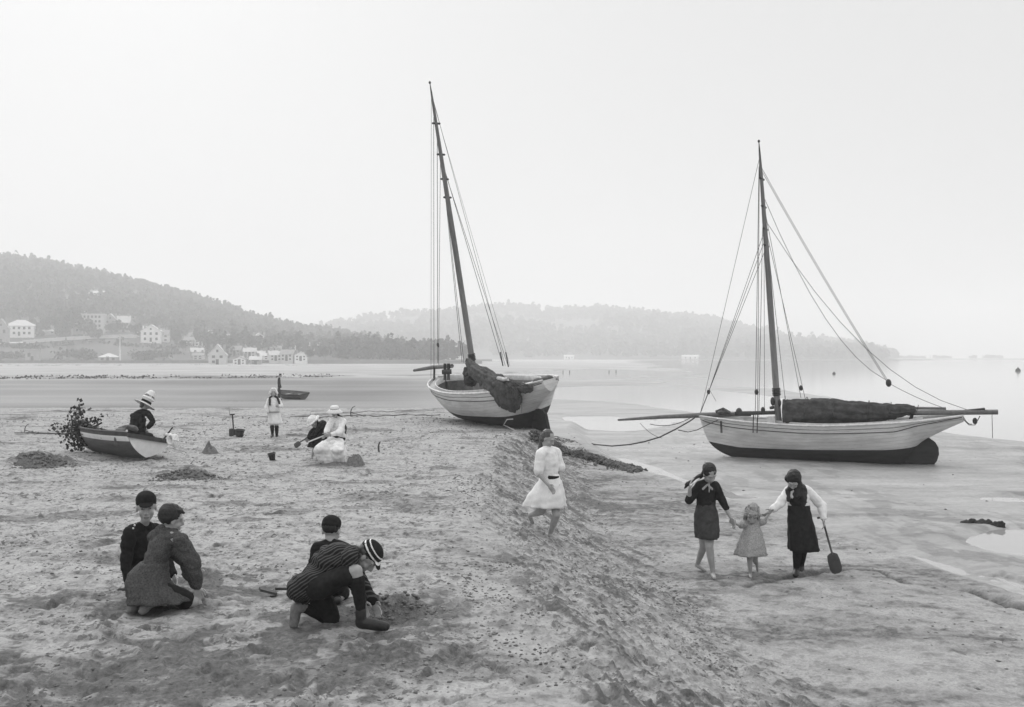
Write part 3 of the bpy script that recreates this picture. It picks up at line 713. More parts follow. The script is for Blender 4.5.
for k in range(170):
    a = rg.uniform(-30, 330) if k % 3 else rg.uniform(-30, 150); u = (a - 512) / F
    yb_ = float(np.interp(u, [-.6, -.3, -.1, 0, .2], [150, 155, 172, 205, 400])) + rg.normal() * 2.5 if k % 4 else rg.uniform(330, 400)
    x = u * yb_; z = gz(x, yb_); w_ = rg.uniform(.3, 1.3)
    pts += [(x + rg.normal() * w_, yb_ + rg.normal() * .5, z + abs(rg.normal()) * .10) for _ in range(9)]
tag(quad_obj('marsh_grass', quads(np.array(pts), rg.uniform(.06, .14, len(pts)), rg), leaf_m), kind='stuff')
pole_m = mat('weathered pole', .5, scale=2, bump=.2)
c = hit(120, 361.5, 400, 800, allz); k = c.y / F; e = empty('telegraph_pole', c, 'tall pale telegraph pole standing beside the pavilion in the field', 'pole')
MB().tube([c + V((0, 0, -.5)), c + V((0, 0, 26 * k))], [.42, .32], 8).build('post', pole_m, e)
q = MB()
for z in (24, 22.6): q.box(c + V((0, -.1, z * k)), (2.2, .14, .16))
q.build('crossarm', pole_m, e)
# ------------------------------------------------------------------ boats
def pch(xs, ys, t):
    """monotone cubic through the points"""
    xs, ys, t = map(lambda a: np.asarray(a, float), (xs, ys, t))
    h = np.diff(xs); d = np.diff(ys) / h; m = np.zeros_like(ys)
    for i in range(1, len(xs) - 1):
        if d[i - 1] * d[i] > 0:
            w1, w2 = 2 * h[i] + h[i - 1], h[i] + 2 * h[i - 1]; m[i] = (w1 + w2) / (w1 / d[i - 1] + w2 / d[i])
    m[0], m[-1] = d[0], d[-1]
    k = np.clip(np.searchsorted(xs, t) - 1, 0, len(xs) - 2); s = (t - xs[k]) / h[k]
    return ((1 + 2 * s) * (1 - s) ** 2) * ys[k] + s * (1 - s) ** 2 * h[k] * m[k] + s * s * (3 - 2 * s) * ys[k + 1] + s * s * (s - 1) * h[k] * m[k + 1]
class Hull:
    """x forward, y port, z up; s from the bow (0) to the stern (1)"""
    def __init__(s, L, sheer, beam, keel, full, rake=None):
        s.L, s.sh, s.be, s.ke, s.fu, s.rk = L, sheer, beam, keel, full, rake
    def at(s, q):
        g = lambda t: pch([a for a, b in t], [b for a, b in t], q)
        return s.L / 2 - s.L * q, g(s.sh), g(s.be), g(s.ke), g(s.fu)
    def pt(s, q, t, side, inset=0.0):
        """point of the skin: t from the keel (0) to the sheer (1)"""
        x, zs, b, zk, e = s.at(np.asarray(q, float)); t = np.asarray(t, float)
        full = (1 - np.clip(1 - t, 0, 1) ** 2.4) ** .85
        y = np.maximum(b * ((1 - e) * t ** .9 + e * full) - inset, 0)
        if s.rk: x = x + s.rk * (t - 1) * np.clip(1 - np.asarray(q) / .22, 0, 1) ** 1.3
        return np.stack([x + 0 * t, side * y, zk + (zs - zk) * t + 0 * x], -1)
    def rim(s, side, n=60, q0=0, q1=1, t=1.0, out=0.0, dz=0.0):
        q = np.linspace(q0, q1, n); p = s.pt(q, np.full(n, t), side, -out); p[:, 2] += dz; return p
def hull_mesh(h, mats, parent, zpaint, ns=70, nt=22, name='hull', bands=(), transom=False):
    """the planked shell; slot 0 topsides, slot 1 bottom paint below zpaint(q)"""
    mb = MB(); q = np.concatenate([np.linspace(0, .12, 18)[:-1], np.linspace(.12, 1, ns - 17)])
    x, zs, be, zk, fu = h.at(q); tb = np.clip((np.array([zpaint(a) for a in q]) - zk) / (zs - zk), .0, .97)
    na = 9 if tb.max() > 0 else 1
    T = [np.concatenate([np.linspace(0, b, na)[:-1] if na > 1 else [], np.linspace(b, 1, nt)]) for b in tb]
    for side in (1, -1):
        g = np.array([h.pt(np.full(len(t), a), t, side) for a, t in zip(q, T)]); w = g.shape[1]
        n0 = len(mb.f); mb.grid(g, 0, flip=side < 0)
        for i in range(len(q) - 1):
            for j in range(w - 1):
                tm = (T[i][j] + T[i][j + 1]) / 2; mi = 1 if j < na - 1 else 0
                for lo, hi, k in bands:
                    if mi == 0 and lo <= tm < hi: mi = k
                mb.m[n0 + i * (w - 1) + j] = mi
    e = h.pt(np.full(len(T[-1]), 1.0), T[-1], 1)
    poly = [tuple(p) for p in e] + [(p[0], -p[1], p[2]) for p in e[::-1]]
    mb.add(poly, [tuple(range(len(poly)))], 0)
    return mb
def plank_mat(name, v, dirt, rough=.6, seams=.11):
    m = mat(name, v, rough=rough, scale=2.2, v2=dirt, bump=0, stretch=(.5, 1, 2.2), spec=.3)
    N, L = nodes(m); b = N['Principled BSDF']
    tc = [n for n in N if n.type == 'TEX_COORD'][0]; sp = N.new('ShaderNodeSeparateXYZ'); L.new(tc.outputs['Object'], sp.inputs[0])
    def mt(op, a, c):
        n = N.new('ShaderNodeMath'); n.operation = op
        for i, q in enumerate((a, c)):
            if isinstance(q, (int, float)): n.inputs[i].default_value = q
            else: L.new(q, n.inputs[i])
        return n.outputs[0]
    x2 = mt('MULTIPLY', mt('MULTIPLY', sp.outputs[0], sp.outputs[0]), .022)       # the plank lines follow the sheer
    fr = mt('FRACT', mt('DIVIDE', mt('SUBTRACT', sp.outputs[2], x2), seams), 0)
    seam = mt('LESS_THAN', mt('ABSOLUTE', mt('SUBTRACT', fr, .5), 0), .07)
    nz = N.new('ShaderNodeTexNoise'); nz.inputs['Scale'].default_value = 1.1; nz.inputs['Detail'].default_value = 8; nz.inputs['Roughness'].default_value = .75; L.new(tc.outputs['Object'], nz.inputs['Vector'])
    rp = N.new('ShaderNodeMapRange'); rp.inputs[1].default_value = .55; rp.inputs[2].default_value = .68; L.new(nz.outputs['Fac'], rp.inputs[0])
    old = b.inputs['Base Color'].links[0].from_socket
    mx = N.new('ShaderNodeMix'); mx.data_type = 'RGBA'; L.new(mt('MULTIPLY', seam, mt('ADD', mt('MULTIPLY', rp.outputs[0], .4), .22)), mx.inputs[0]); L.new(old, mx.inputs[6]); mx.inputs[7].default_value = (dirt * .4,) * 3 + (1,)
    # scuffs and peeling patches
    n4 = N.new('ShaderNodeTexNoise'); n4.inputs['Scale'].default_value = 9; n4.inputs['Detail'].default_value = 6; n4.inputs['Roughness'].default_value = .8; L.new(tc.outputs['Object'], n4.inputs['Vector'])
    r4 = N.new('ShaderNodeMapRange'); r4.inputs[1].default_value = .64; r4.inputs[2].default_value = .70; L.new(n4.outputs['Fac'], r4.inputs[0])
    m2 = N.new('ShaderNodeMix'); m2.data_type = 'RGBA'; L.new(mt('MULTIPLY', r4.outputs[0], .7), m2.inputs[0]); L.new(mx.outputs[2], m2.inputs[6]); m2.inputs[7].default_value = (dirt * .55,) * 3 + (1,)
    L.new(m2.outputs[2], b.inputs['Base Color'])
    bp = N.new('ShaderNodeBump'); bp.inputs['Strength'].default_value = .5; bp.inputs['Distance'].default_value = .01; bp.invert = True
    L.new(seam, bp.inputs['Height']); L.new(bp.outputs[0], b.inputs['Normal'])
    return m
white_p = plank_mat('weathered white planking', .76, .50)
white_r = mat('white rail paint', .72, rough=.6, scale=5, v2=.42, bump=.2, bscale=20)
tar = mat('black bottom tar', .020, rough=.8, scale=2.5, v2=.045, bump=.4, bscale=14, stretch=(.5, 1, 2), spec=.25)
spar_m = mat('varnished spar', .14, rough=.55, scale=3, var=.35, bump=.2, bscale=30, stretch=(8, 8, .6))
dark_w = mat('dark oiled timber', .055, rough=.7, scale=4, var=.4, bump=.3, bscale=25)
inner_w = mat('weathered inner planking', .10, rough=.8, scale=3, var=.4, bump=.4, bscale=20, stretch=(.6, 2, 2))
deck_m = mat('scrubbed deck', .36, rough=.8, scale=4, var=.3, bump=.3, bscale=25, stretch=(.4, 3, 1))
rope_d = mat('tarred rope', .045, rough=.9, bump=.3, bscale=200)
rope_l = mat('pale hemp rope', .42, rough=.9, bump=.3, bscale=200)
sail_d = mat('dark tanned canvas', .056, rough=.9, scale=5, var=.5, bump=.4, bscale=14, bdist=.03, stretch=(1, 1, 1))
block_m = mat('wooden block', .04, rough=.6, bump=.2)
iron = mat('rusty iron', .05, rough=.7, bump=.4, bscale=60)
def block(parent, p, s=.09):
    MB().ell(p, (s * .7, s * .5, s), None, 10, 8).build("block", block_m, parent, world=False)
def rope(parent, a, b, r=.011, sag=0, name='stay', m=None, n=8):
    return MB().tube(sagline(a, b, sag, n), r, 5).build(name, m or rope_d, parent, world=False)
def furled(pts, rads, name, parent, m, seed=0, folds=7, amp=.16, droop=.0):
    """a stowed sail: a lumpy wrinkled roll along the points"""
    pts = [V(p) for p in pts]; n = 110; k = 64; g = []
    s = np.linspace(0, len(pts) - 1, n); P = np.array(pts)
    for i, q in enumerate(s):
        j = min(int(q), len(pts) - 2); f = q - j
        p = pts[j].lerp(pts[j + 1], f); r = rads[j] * (1 - f) + rads[j + 1] * f
        d = (pts[j + 1] - pts[j]).normalized(); x = d.cross(V((0, 0, 1))).normalized(); y = x.cross(d)
        row = []
        for a in np.linspace(0, 2 * pi, k, endpoint=False):
            w = 1 + amp * (sin(a * 2 + q * 1.1 + seed) * .4 + .45 * sin(a * 3 + q * 7 + seed) * sin(q * 2.3 + 1) + sin(a * folds + 1.6 * sin(q * 1.7 + seed)) * .34 + 1.3 * float(vnoise(np.array([a * 1.7 + 40]), np.array([q * 2.2 + seed]), 3)[0]) + .7 * float(vnoise(np.array([a * 6 + q * 3]), np.array([q * 2.0 + seed]), 4)[0]))
            v1 = float(vnoise(np.array([a * 2.6 + 1.1 * q + 9]), np.array([q * 1.6 + seed]), 14)[0]); v2 = float(vnoise(np.array([a * 1.5 - 2.0 * q + 30]), np.array([q * 2.6 + seed]), 15)[0])
            w -= .85 * amp * (math.exp(-(v1 / .05) ** 2) + .8 * math.exp(-(v2 / .05) ** 2))
            rr = r * w * (1 if sin(a) > 0 else 1 + droop * -sin(a))
            if i in (0, n - 1): rr *= .25
            row.append(p + x * (cos(a) * rr * .8) + y * (sin(a) * rr))
        g.append(row)
    mb = MB().grid(np.array(g), wrap=True, flip=True)
    return mb.build(name, m, parent, world=False)
def rail_tube(h, parent, name, m, r, t=1.0, out=0.0, dz=0.0, q0=0.0, q1=1.0, close=True):
    mb = MB()
    for sd in (1, -1): mb.tube([tuple(p) for p in h.rim(sd, 60, q0, q1, t, out, dz)], r, 6)
    return mb.build(name, m, parent, world=False)
def yacht(name, label, loc, rot, h, zpaint, mastx, mast_h, rake, open_q, deckdz, trans_n=1):
    e = empty(name, loc, label, 'sailing boat', None, rot)
    mb = hull_mesh(h, None, e, zpaint)
    mb.build('hull', [white_p, tar], e, world=False)
    # side decks round an open well, with its coaming and inside
    q = np.linspace(0.002, .998, 80); d = MB(); co = MB(); ins = MB()
    q0, q1, wi = open_q
    for sd in (1, -1):
        rows = []; lo = []; top = []
        for a in q:
            p = h.pt(np.array([a]), np.array([.985]), sd)[0]; b = abs(p[1])
            inn = 0.0
            if q0 < a < q1: inn = min(b * .90, wi * (sin(pi * (a - q0) / (q1 - q0)) ** .45))
            zc = p[2] - deckdz + .05 * (1 - inn / max(b, .01))
            rows.append([(p[0], p[1] * .985, p[2] - deckdz), (p[0], sd * (inn + (b - inn) * .4), zc), (p[0], sd * inn, zc)])
            if q0 < a < q1: top.append((p[0], sd * inn, zc))
        d.grid(np.array(rows), flip=sd > 0)
        if top:
            tp = np.array(top); up = tp + [0, 0, .13]; dn = tp * [1, .55, 1] - [0, 0, .5]
            co.grid(np.stack([tp - [0, 0, .05], up], 1)); co.grid(np.stack([up, up - np.stack([0 * tp[:, 0], sd * .04 + 0 * tp[:, 0], 0 * tp[:, 0]], 1), tp - np.stack([0 * tp[:, 0], sd * .04 + 0 * tp[:, 0], .06 + 0 * tp[:, 0]], 1)], 1))
            ins.grid(np.stack([tp, dn], 1)); ins.grid(np.stack([dn, dn * [1, 0, 1]], 1))
    d.build('deck', deck_m, e, world=False); co.build('coaming', white_r, e, world=False); ins.build('cockpit_well', inner_w, e, world=False)
    rail_tube(h, e, 'rail', white_r, .035, 1.0, .0, .01)
    rail_tube(h, e, 'rubbing_strake', dark_w, .013, .83, .008, 0, .01, .995)
    rail_tube(h, e, 'bead', dark_w, .007, .915, .004, 0, .02, .99)
    # mast
    zb = h.at(np.array([.5 - mastx / h.L]))[1][0] - .3
    M = lambda z: V((mastx - rake * (z - zb), 0, z))
    mt = MB().tube([M(zb), M(zb + mast_h * .5), M(zb + mast_h * .72), M(zb + mast_h * .93), M(zb + mast_h)], [.105, .095, .075, .05, .03], 10)
    mo = mt.build('mast', spar_m, e, world=False)
    fit = MB()
    for z in (.66, .72, .80, .9): fit.cap(M(zb + mast_h * z) + V((-.05, -.1, 0)), .035, M(zb + mast_h * z) + V((.03, .1, .05)), .035)
    fit.cap(M(zb + mast_h), .03, M(zb + mast_h + .3), .012); fit.ell(M(zb + mast_h + .33), (.04, .04, .05))
    fit.build('mast_fitting', block_m, mo, world=False)
    mb = MB()
    for k in range(5):
        mb.tube([M(zb + 1.15 + .05 * k) + V((.12 * cos(a), .12 * sin(a), 0)) for a in np.linspace(0, 2 * pi, 13)], .02, 5)
    mb.box(M(zb + .75) + V((.16, 0, 0)), (.1, .42, .08)); mb.ell(M(zb + .95) + V((.12, .1, 0)), (.07, .08, .14)); mb.ell(M(zb + 1.0) + V((-.1, .13, -.1)), (.05, .06, .12))
    mb.build('mast_band', block_m, mo, world=False)
    return e, M, zb
def L_(e, p):
    return wmat(e).inverted() @ V(p)

# ---- right hand boat
hR = Hull(7.9, [(0, 1.56), (.25, 1.36), (.55, 1.22), (.8, 1.24), (1, 1.34)],
          [(0, .03), (.06, .26), (.15, .58), (.3, .96), (.5, 1.16), (.7, 1.08), (.85, .80), (.96, .50), (1, .36)],
          [(0, 1.10), (.015, .80), (.04, .55), (.09, .30), (.16, .12), (.3, .0), (.6, -.16), (.76, -.24), (.80, .10), (.84, .50), (.92, .86), (1, 1.14)],
          [(0, .1), (.2, .35), (.45, .75), (.7, .6), (.85, .7), (1, .9)], rake=.10)
eR, MR, zbR = yacht('sailing_boat', 'pale one masted boat on the wet flats, mainsail furled under a dark cover', (9.86, 31.25, -1.03), (math.radians(-2.0), math.radians(3.3), math.atan2(3.3, -7.2)), hR,
                    lambda q: .58 - .22 * q + 1.1 * max(0, .16 - q) + .50 * max(0, q - .72), 1.42, 8.9, -.005, (.30, .86, .62), .10)
W_ = lambda e, px, py, Y: L_(e, P2(px, py, Y))
# rudder
def slab(poly, th, name, m, parent):
    n = len(poly); mb = MB(); mb.add([(x, s * th / 2, z) for s in (-1, 1) for x, z in poly], [tuple(range(n)), tuple(range(2 * n - 1, n - 1, -1))] + [(i, i + n, (i + 1) % n + n, (i + 1) % n) for i in range(n)])
    return mb.build(name, m, parent, smooth=False, world=False)
slab([(-2.02, -.36), (-2.02, .58), (-2.4, .70), (-2.75, .74), (-2.98, .68), (-3.14, .55), (-3.22, .38), (-3.22, .18), (-3.16, .0), (-3.04, -.16), (-2.88, -.28), (-2.68, -.37), (-2.4, -.42)], .09, 'rudder', tar, eR)
MB().tube([(-2.25, 0, .6), (-2.55, 0, 1.42)], .05, 8).build('rudder_stock', tar, eR, world=False)
# bowsprit, boom, gaff, furled sail under its cover
MB().tube([W_(eR, 751, 413.5, 32.4), W_(eR, 700, 415.2, 32.9), W_(eR, 660, 417, 33.6), W_(eR, 618, 420, 34.3)], [.085, .085, .065, .035], 8).build('bowsprit', spar_m, eR, world=False)
Yb = lambda px: 31.6 - (px - 780) / 220 * 2.2
bo = MB().tube([W_(eR, 786, 415, Yb(786)), W_(eR, 900, 413.0, Yb(900)), W_(eR, 998, 412, Yb(998))], [.07, .08, .075], 8); bo.build('boom', spar_m, eR, world=False)
ga = MB().tube([W_(eR, 790, 408, Yb(790)), W_(eR, 900, 408.0, Yb(900)), W_(eR, 946, 408.5, Yb(946))], [.05, .05, .04], 8); ga.build('gaff', spar_m, eR, world=False)
furled([W_(eR, x, y, Yb(x)) for x, y in [(782, 411), (800, 411), (830, 411.6), (862, 411.8), (884, 411.6), (899, 410.5), (916, 409.8)]], [.36, .40, .36, .31, .27, .20, .13], 'furled_sail', eR, sail_d, 2, 9, .14, .12)
lash = MB()
for x, r_ in [(806, .42), (834, .37), (868, .31), (890, .26), (917, .14)]:
    c = W_(eR, x, 411.3 if x < 900 else 410, Yb(x)); dx = L_(eR, P2(x + 3, 411, Yb(x + 3))) - L_(eR, P2(x, 411, Yb(x)))
    lash.tube([c + dx * (.6 * sin(a)) + V((0, cos(a) * r_ * .9, sin(a) * r_ * 1.08)) for a in np.linspace(0, 2 * pi, 18)], .009, 5)
lash.build('sail_lashing', sail_d, eR, world=False)
MB().tube([W_(eR, 960, 411.5, Yb(960)), W_(eR, 985, 409, Yb(985))], .045, 6).build('boom_fitting', block_m, eR, world=False)
Ym = 31.9
def line(e, a, b, Ya, Yb_, r=.011, name='shroud', sag=0, m=None):
    A, B = W_(e, *a, Ya), W_(e, *b, Yb_); M_ = MR if e is eR else MC
    def hitch(p):                       # an upper end is made fast to the mast
        m_ = M_(p.z); d = p - m_; d.z = 0
        return m_ + d.normalized() * .06 if p.z > 3.5 and d.length < 2.4 else p
    return MB().tube(sagline(hitch(A), hitch(B), sag, 8), r * .8, 5).build(name, m or rope_d, e, world=False)
for a, b, Yb_ in [((756.3, 167), (755.2, 418), 31.0), ((757.2, 170), (757.6, 418), 30.9), ((760.5, 221), (758.8, 417), 31.0)]: line(eR, a, b, Ym, Yb_, .012)
for a, b, Yb_ in [((763.5, 225), (764.5, 413), 32.7), ((770.6, 236), (784.8, 396), 32.8), ((771, 213), (801, 398), 32.6), ((774, 234), (805.5, 400), 32.9)]: line(eR, a, b, Ym, Yb_, .010)
for a in [(753.5, 235), (755, 243), (757, 252)]: line(eR, a, (708.5, 392), Ym, 32.8, .010, 'forestay')
line(eR, (708.5, 392), (699.6, 415), 32.8, 32.95, .018, 'forestay_tackle'); line(eR, (708.5, 388), (716, 401), 32.8, 32.4, .008, 'tackle_fall')
line(eR, (700, 224 + 191), (758, 160), 32.95, Ym, .009, 'forestay')
block(eR, W_(eR, 708.5, 392, 32.8), .08)
for a, b in [((765.6, 169), (888, 381)), ((764.8, 172), (886.5, 381))]: line(eR, a, b, Ym, 30.4, .010, 'topping_lift', .12)
line(eR, (767.7, 198), (886, 380), Ym, 30.4, .010, 'topping_lift', 1.0)
line(eR, (888.5, 383), (944, 408), 30.4, Yb(944), .010, 'topping_lift', .05)
line(eR, (770.6, 221), (966.5, 409.5), Ym, Yb(966), .010, 'peak_line', 1.1)
block(eR, W_(eR, 888.6, 383, 30.4), .12); block(eR, W_(eR, 801, 388, 32.6), .09); block(eR, W_(eR, 756.5, 392, 31), .09); block(eR, W_(eR, 763, 410, 31.6), .1)
line(eR, (785, 396), (786, 408), 32.8, 31.8, .02, 'tackle_fall')
# mainsheet hanging from the boom end, fenders and chain plates on the side
MB().tube([W_(eR, x, y, Yb(960)) for x, y in [(962, 413), (964, 420), (969, 425), (975, 425), (980, 416)]], .013, 5).build('mainsheet', rope_d, eR, world=False)
block(eR, W_(eR, 975, 421, Yb(965)), .1)
MB().tube(sagline(W_(eR, 962, 414, Yb(962)), W_(eR, 972, 424, Yb(972)), .1), .01, 5).build('mainsheet', rope_d, eR, world=False)
MB().tube([W_(eR, 992, 413, Yb(992)), W_(eR, 992.5, 438, Yb(992))], .009, 5).build('hanging_line', rope_d, eR, world=False)
MB().tube([W_(eR, 721, 421, 32.0), W_(eR, 721.5, 433, 31.95)], .035, 6).build('fender', dark_w, eR, world=False)
mb = MB()
for x in (753.5, 757.5): mb.tube([W_(eR, x, 415, 30.98), W_(eR, x - .5, 433, 30.93)], .018, 5)
mb.build('chain_plate', iron, eR, world=False)
for q, w_, h_ in [(.30, .25, .3), (.20, .3, .22)]:
    x, zs, b, zk, f_ = hR.at(np.array([q])); MB().box((x[0], .3 * (1 if q > .22 else -.3), zs[0] + h_ / 2 - .12), (w_, w_ * .8, h_)).build('deck_box', white_r, eR, smooth=False, world=False)

mb = MB(); mb.tube([W_(eR, 716, 412, 32.6), W_(eR, 723, 409, 32.5), W_(eR, 730, 413, 32.4)], .06, 6); mb.ell(W_(eR, 722, 412.5, 32.5), (.16, .14, .08)); mb.tube([W_(eR, 735, 413.5, 32.2), W_(eR, 775, 412.5, 31.7)], .07, 6); mb.ell(W_(eR, 739, 411.5, 32.0), (.10, .1, .12))
mb.build('windlass', dark_w, eR, world=False)
# mooring ropes from the bow
mb = MB().tube([W_(eR, x, y, Y) for x, y, Y in [(697, 416, 33), (690, 421, 32.4), (676, 429, 31.8), (660, 437, 31.2), (645, 441.5, 31.3), (630, 444.5, 31.5), (612, 446, 33.8), (595, 444.5, 36.4), (585, 442, 37.4)]], .022, 6); mb.build('mooring_rope', rope_d, eR, world=False)
MB().tube([W_(eR, x, y, Y) for x, y, Y in [(718, 420, 32.2), (708, 424.5, 32.5), (697, 430, 32.7), (688, 432, 32.9), (678, 430, 33.3)]], .014, 6).build('mooring_rope', rope_d, eR, world=False)
MB().tube(sagline(W_(eR, 690, 418, 33), W_(eR, 650, 424, 33.6), .14), .012, 5).build('bobstay', rope_d, eR, world=False)
MB().tube(sagline(W_(eR, 640, 423, 33.9), W_(eR, 662, 438, 33.6), .1), .008, 5).build('bobstay', rope_d, eR, world=False)

# ---- centre boat, canted over on the edge of the bank, stern towards us
hC = Hull(8.2, [(0, 1.62), (.2, 1.46), (.5, 1.36), (.8, 1.40), (1, 1.56)],
          [(0, .06), (.05, .48), (.14, .90), (.3, 1.24), (.5, 1.38), (.7, 1.32), (.86, 1.00), (.96, .50), (1, .22)],
          [(0, 1.2), (.012, .85), (.035, .55), (.08, .28), (.15, .1), (.3, .0), (.6, -.12), (.80, -.20), (.815, .02), (.85, .48), (.92, .86), (1, 1.18)],
          [(0, .15), (.2, .5), (.45, .85), (.7, .75), (.85, .8), (1, .9)], rake=.08)
eC, MC, zbC = yacht('sailing_boat', 'canted white boat on the sand bank edge, dark sail hanging over its side', (-.55, 34.0, -.02), (math.radians(-12), math.radians(1.0), math.atan2(.877, -.48)), hC,
                    lambda q: .46 + .10 * q + .5 * max(0, .2 - q) - 2.2 * max(0, q - .86), .95, 10.15, .10, (.09, .87, 1.22), .05)
slab([(-2.48, -.62), (-2.48, .50), (-2.86, .62), (-3.40, .58), (-3.52, .45), (-3.55, -.74), (-2.9, -.72)], .09, 'rudder', tar, eC)
MB().tube([(-2.9, 0, .6), (-2.98, 0, 1.42)], .06, 8).build('rudder_stock', tar, eC, world=False)
MB().tube([W_(eC, 452, 366, 36.3), W_(eC, 434, 367, 37.5), W_(eC, 414, 370.5, 38.6)], [.08, .085, .05], 8).build('bowsprit', spar_m, eC, world=False)
g0, g1 = W_(eC, 468, 362, 34.3), W_(eC, 519, 394, 30.4)
MB().tube([g0, g0.lerp(g1, .5) + V((0, 0, .0)), g1], [.08, .08, .07], 8).build('boom', spar_m, eC, world=False)
furled([W_(eC, *p) for p in [(467.5, 361, 34.3), (474, 369, 33.6), (486, 376.5, 32.4), (496, 383, 31.4), (505, 390, 30.8), (513, 395.5, 30.5), (519, 395, 30.35)]], [.12, .22, .27, .30, .35, .33, .16], 'furled_sail', eC, sail_d, 5, 9, .20, .5)
furled([W_(eC, *p) for p in [(470, 368, 34.1), (470, 378, 34.0), (471, 384, 33.9)]], [.25, .3, .25], 'furled_sail', eC, sail_d, 9, 7, .2)
furled([W_(eC, *p) for p in [(503, 383, 30.9), (513, 385.5, 30.6), (525, 388.5, 30.3), (533, 388.5, 30.2)]], [.12, .18, .15, .07], 'furled_sail', eC, sail_d, 12, 8, .25, .2)
MB().tube([W_(eC, x, y, Y) for x, y, Y in [(498, 378, 30.9), (504, 379.5, 30.6), (508, 379, 30.5)]], .06, 6).build('sail_tie', white_r, eC, world=False)
MB().tube([W_(eC, 520, 390, 31), W_(eC, 522.3, 402, 30.9), W_(eC, 521.5, 414, 30.9)], .022, 5).build('sail_tie', rope_l, eC, world=False)
mb = MB()
for k in range(7):
    a = k * .9; mb.tube([W_(eC, 503 + 16 * (k / 7) + 3 * sin(a), 384 + 3 * k / 7, 30.45), W_(eC, 507 + 13 * (k / 7), 390 + 5 * sin(a) ** 2, 30.05), W_(eC, 508 + 10 * (k / 7), 398, 30.05)], .013, 5)
mb.build('sail_lashing', rope_d, eC, world=False)
Yc = 34.9
for a, b, r in [((428.6, 104), (431, 378), .008), ((431.6, 118), (434, 369), .011), ((433.4, 140), (437.8, 363), .013), ((436.5, 160), (438.6, 366), .010)]: line(eC, a, b, 34.9, 37.3, r, 'forestay')
for a, b in [((440, 170), (462, 362)), ((442, 172), (464, 363))]: line(eC, a, b, 34.8, 34.2, .011, 'halyard')
for a, b, r in [((431, 103), (505.3, 366), .009), ((442, 164), (503, 366), .012), ((441, 168), (508, 366), .010), ((433, 108), (510, 366), .006)]: line(eC, a, b, 34.9, 35.2, r)
for a, b in [((500.3, 352), (503, 366)), ((505.8, 352), (508.5, 367))]: line(eC, a, b, 35.2, 35.2, .028, 'shroud_lanyard')
block(eC, W_(eC, 438, 345, 37.2), .09)
mb = MB()
for x in (445, 448.5): mb.tube([W_(eC, x, 380, 36.3), W_(eC, x, 363.5, 36.3)], .06, 6)
mb.tube([W_(eC, 442, 372, 36.3), W_(eC, 451.5, 371.5, 36.3)], .09, 8); mb.tube([W_(eC, 434, 381, 37.2), W_(eC, 434.5, 366, 37.4)], .045, 6)
mb.build('windlass', dark_w, eC, world=False)
mb = MB()
for x, y, Y in [(538, 381, 30.7), (544, 380, 30.5), (548, 378.5, 30.6)]: mb.ell(W_(eC, x, y, Y), (.2, .16, .1))
mb.build('stern_gear', dark_w, eC, world=False)
MB().box(W_(eC, 531, 383, 31.2), (.14, 2.0, .06)).build('cockpit_beam', white_r, eC, smooth=False, world=False)
mb = MB().tube([W_(eC, x, y, Y) for x, y, Y in [(513, 419, 30.3), (507, 419.5, 30.4), (503.5, 425, 30.5), (509, 427.5, 30.4), (518, 432, 30.2), (527, 437, 29.8)]], .016, 6); mb.build('trailing_rope', rope_l, eC, world=False)

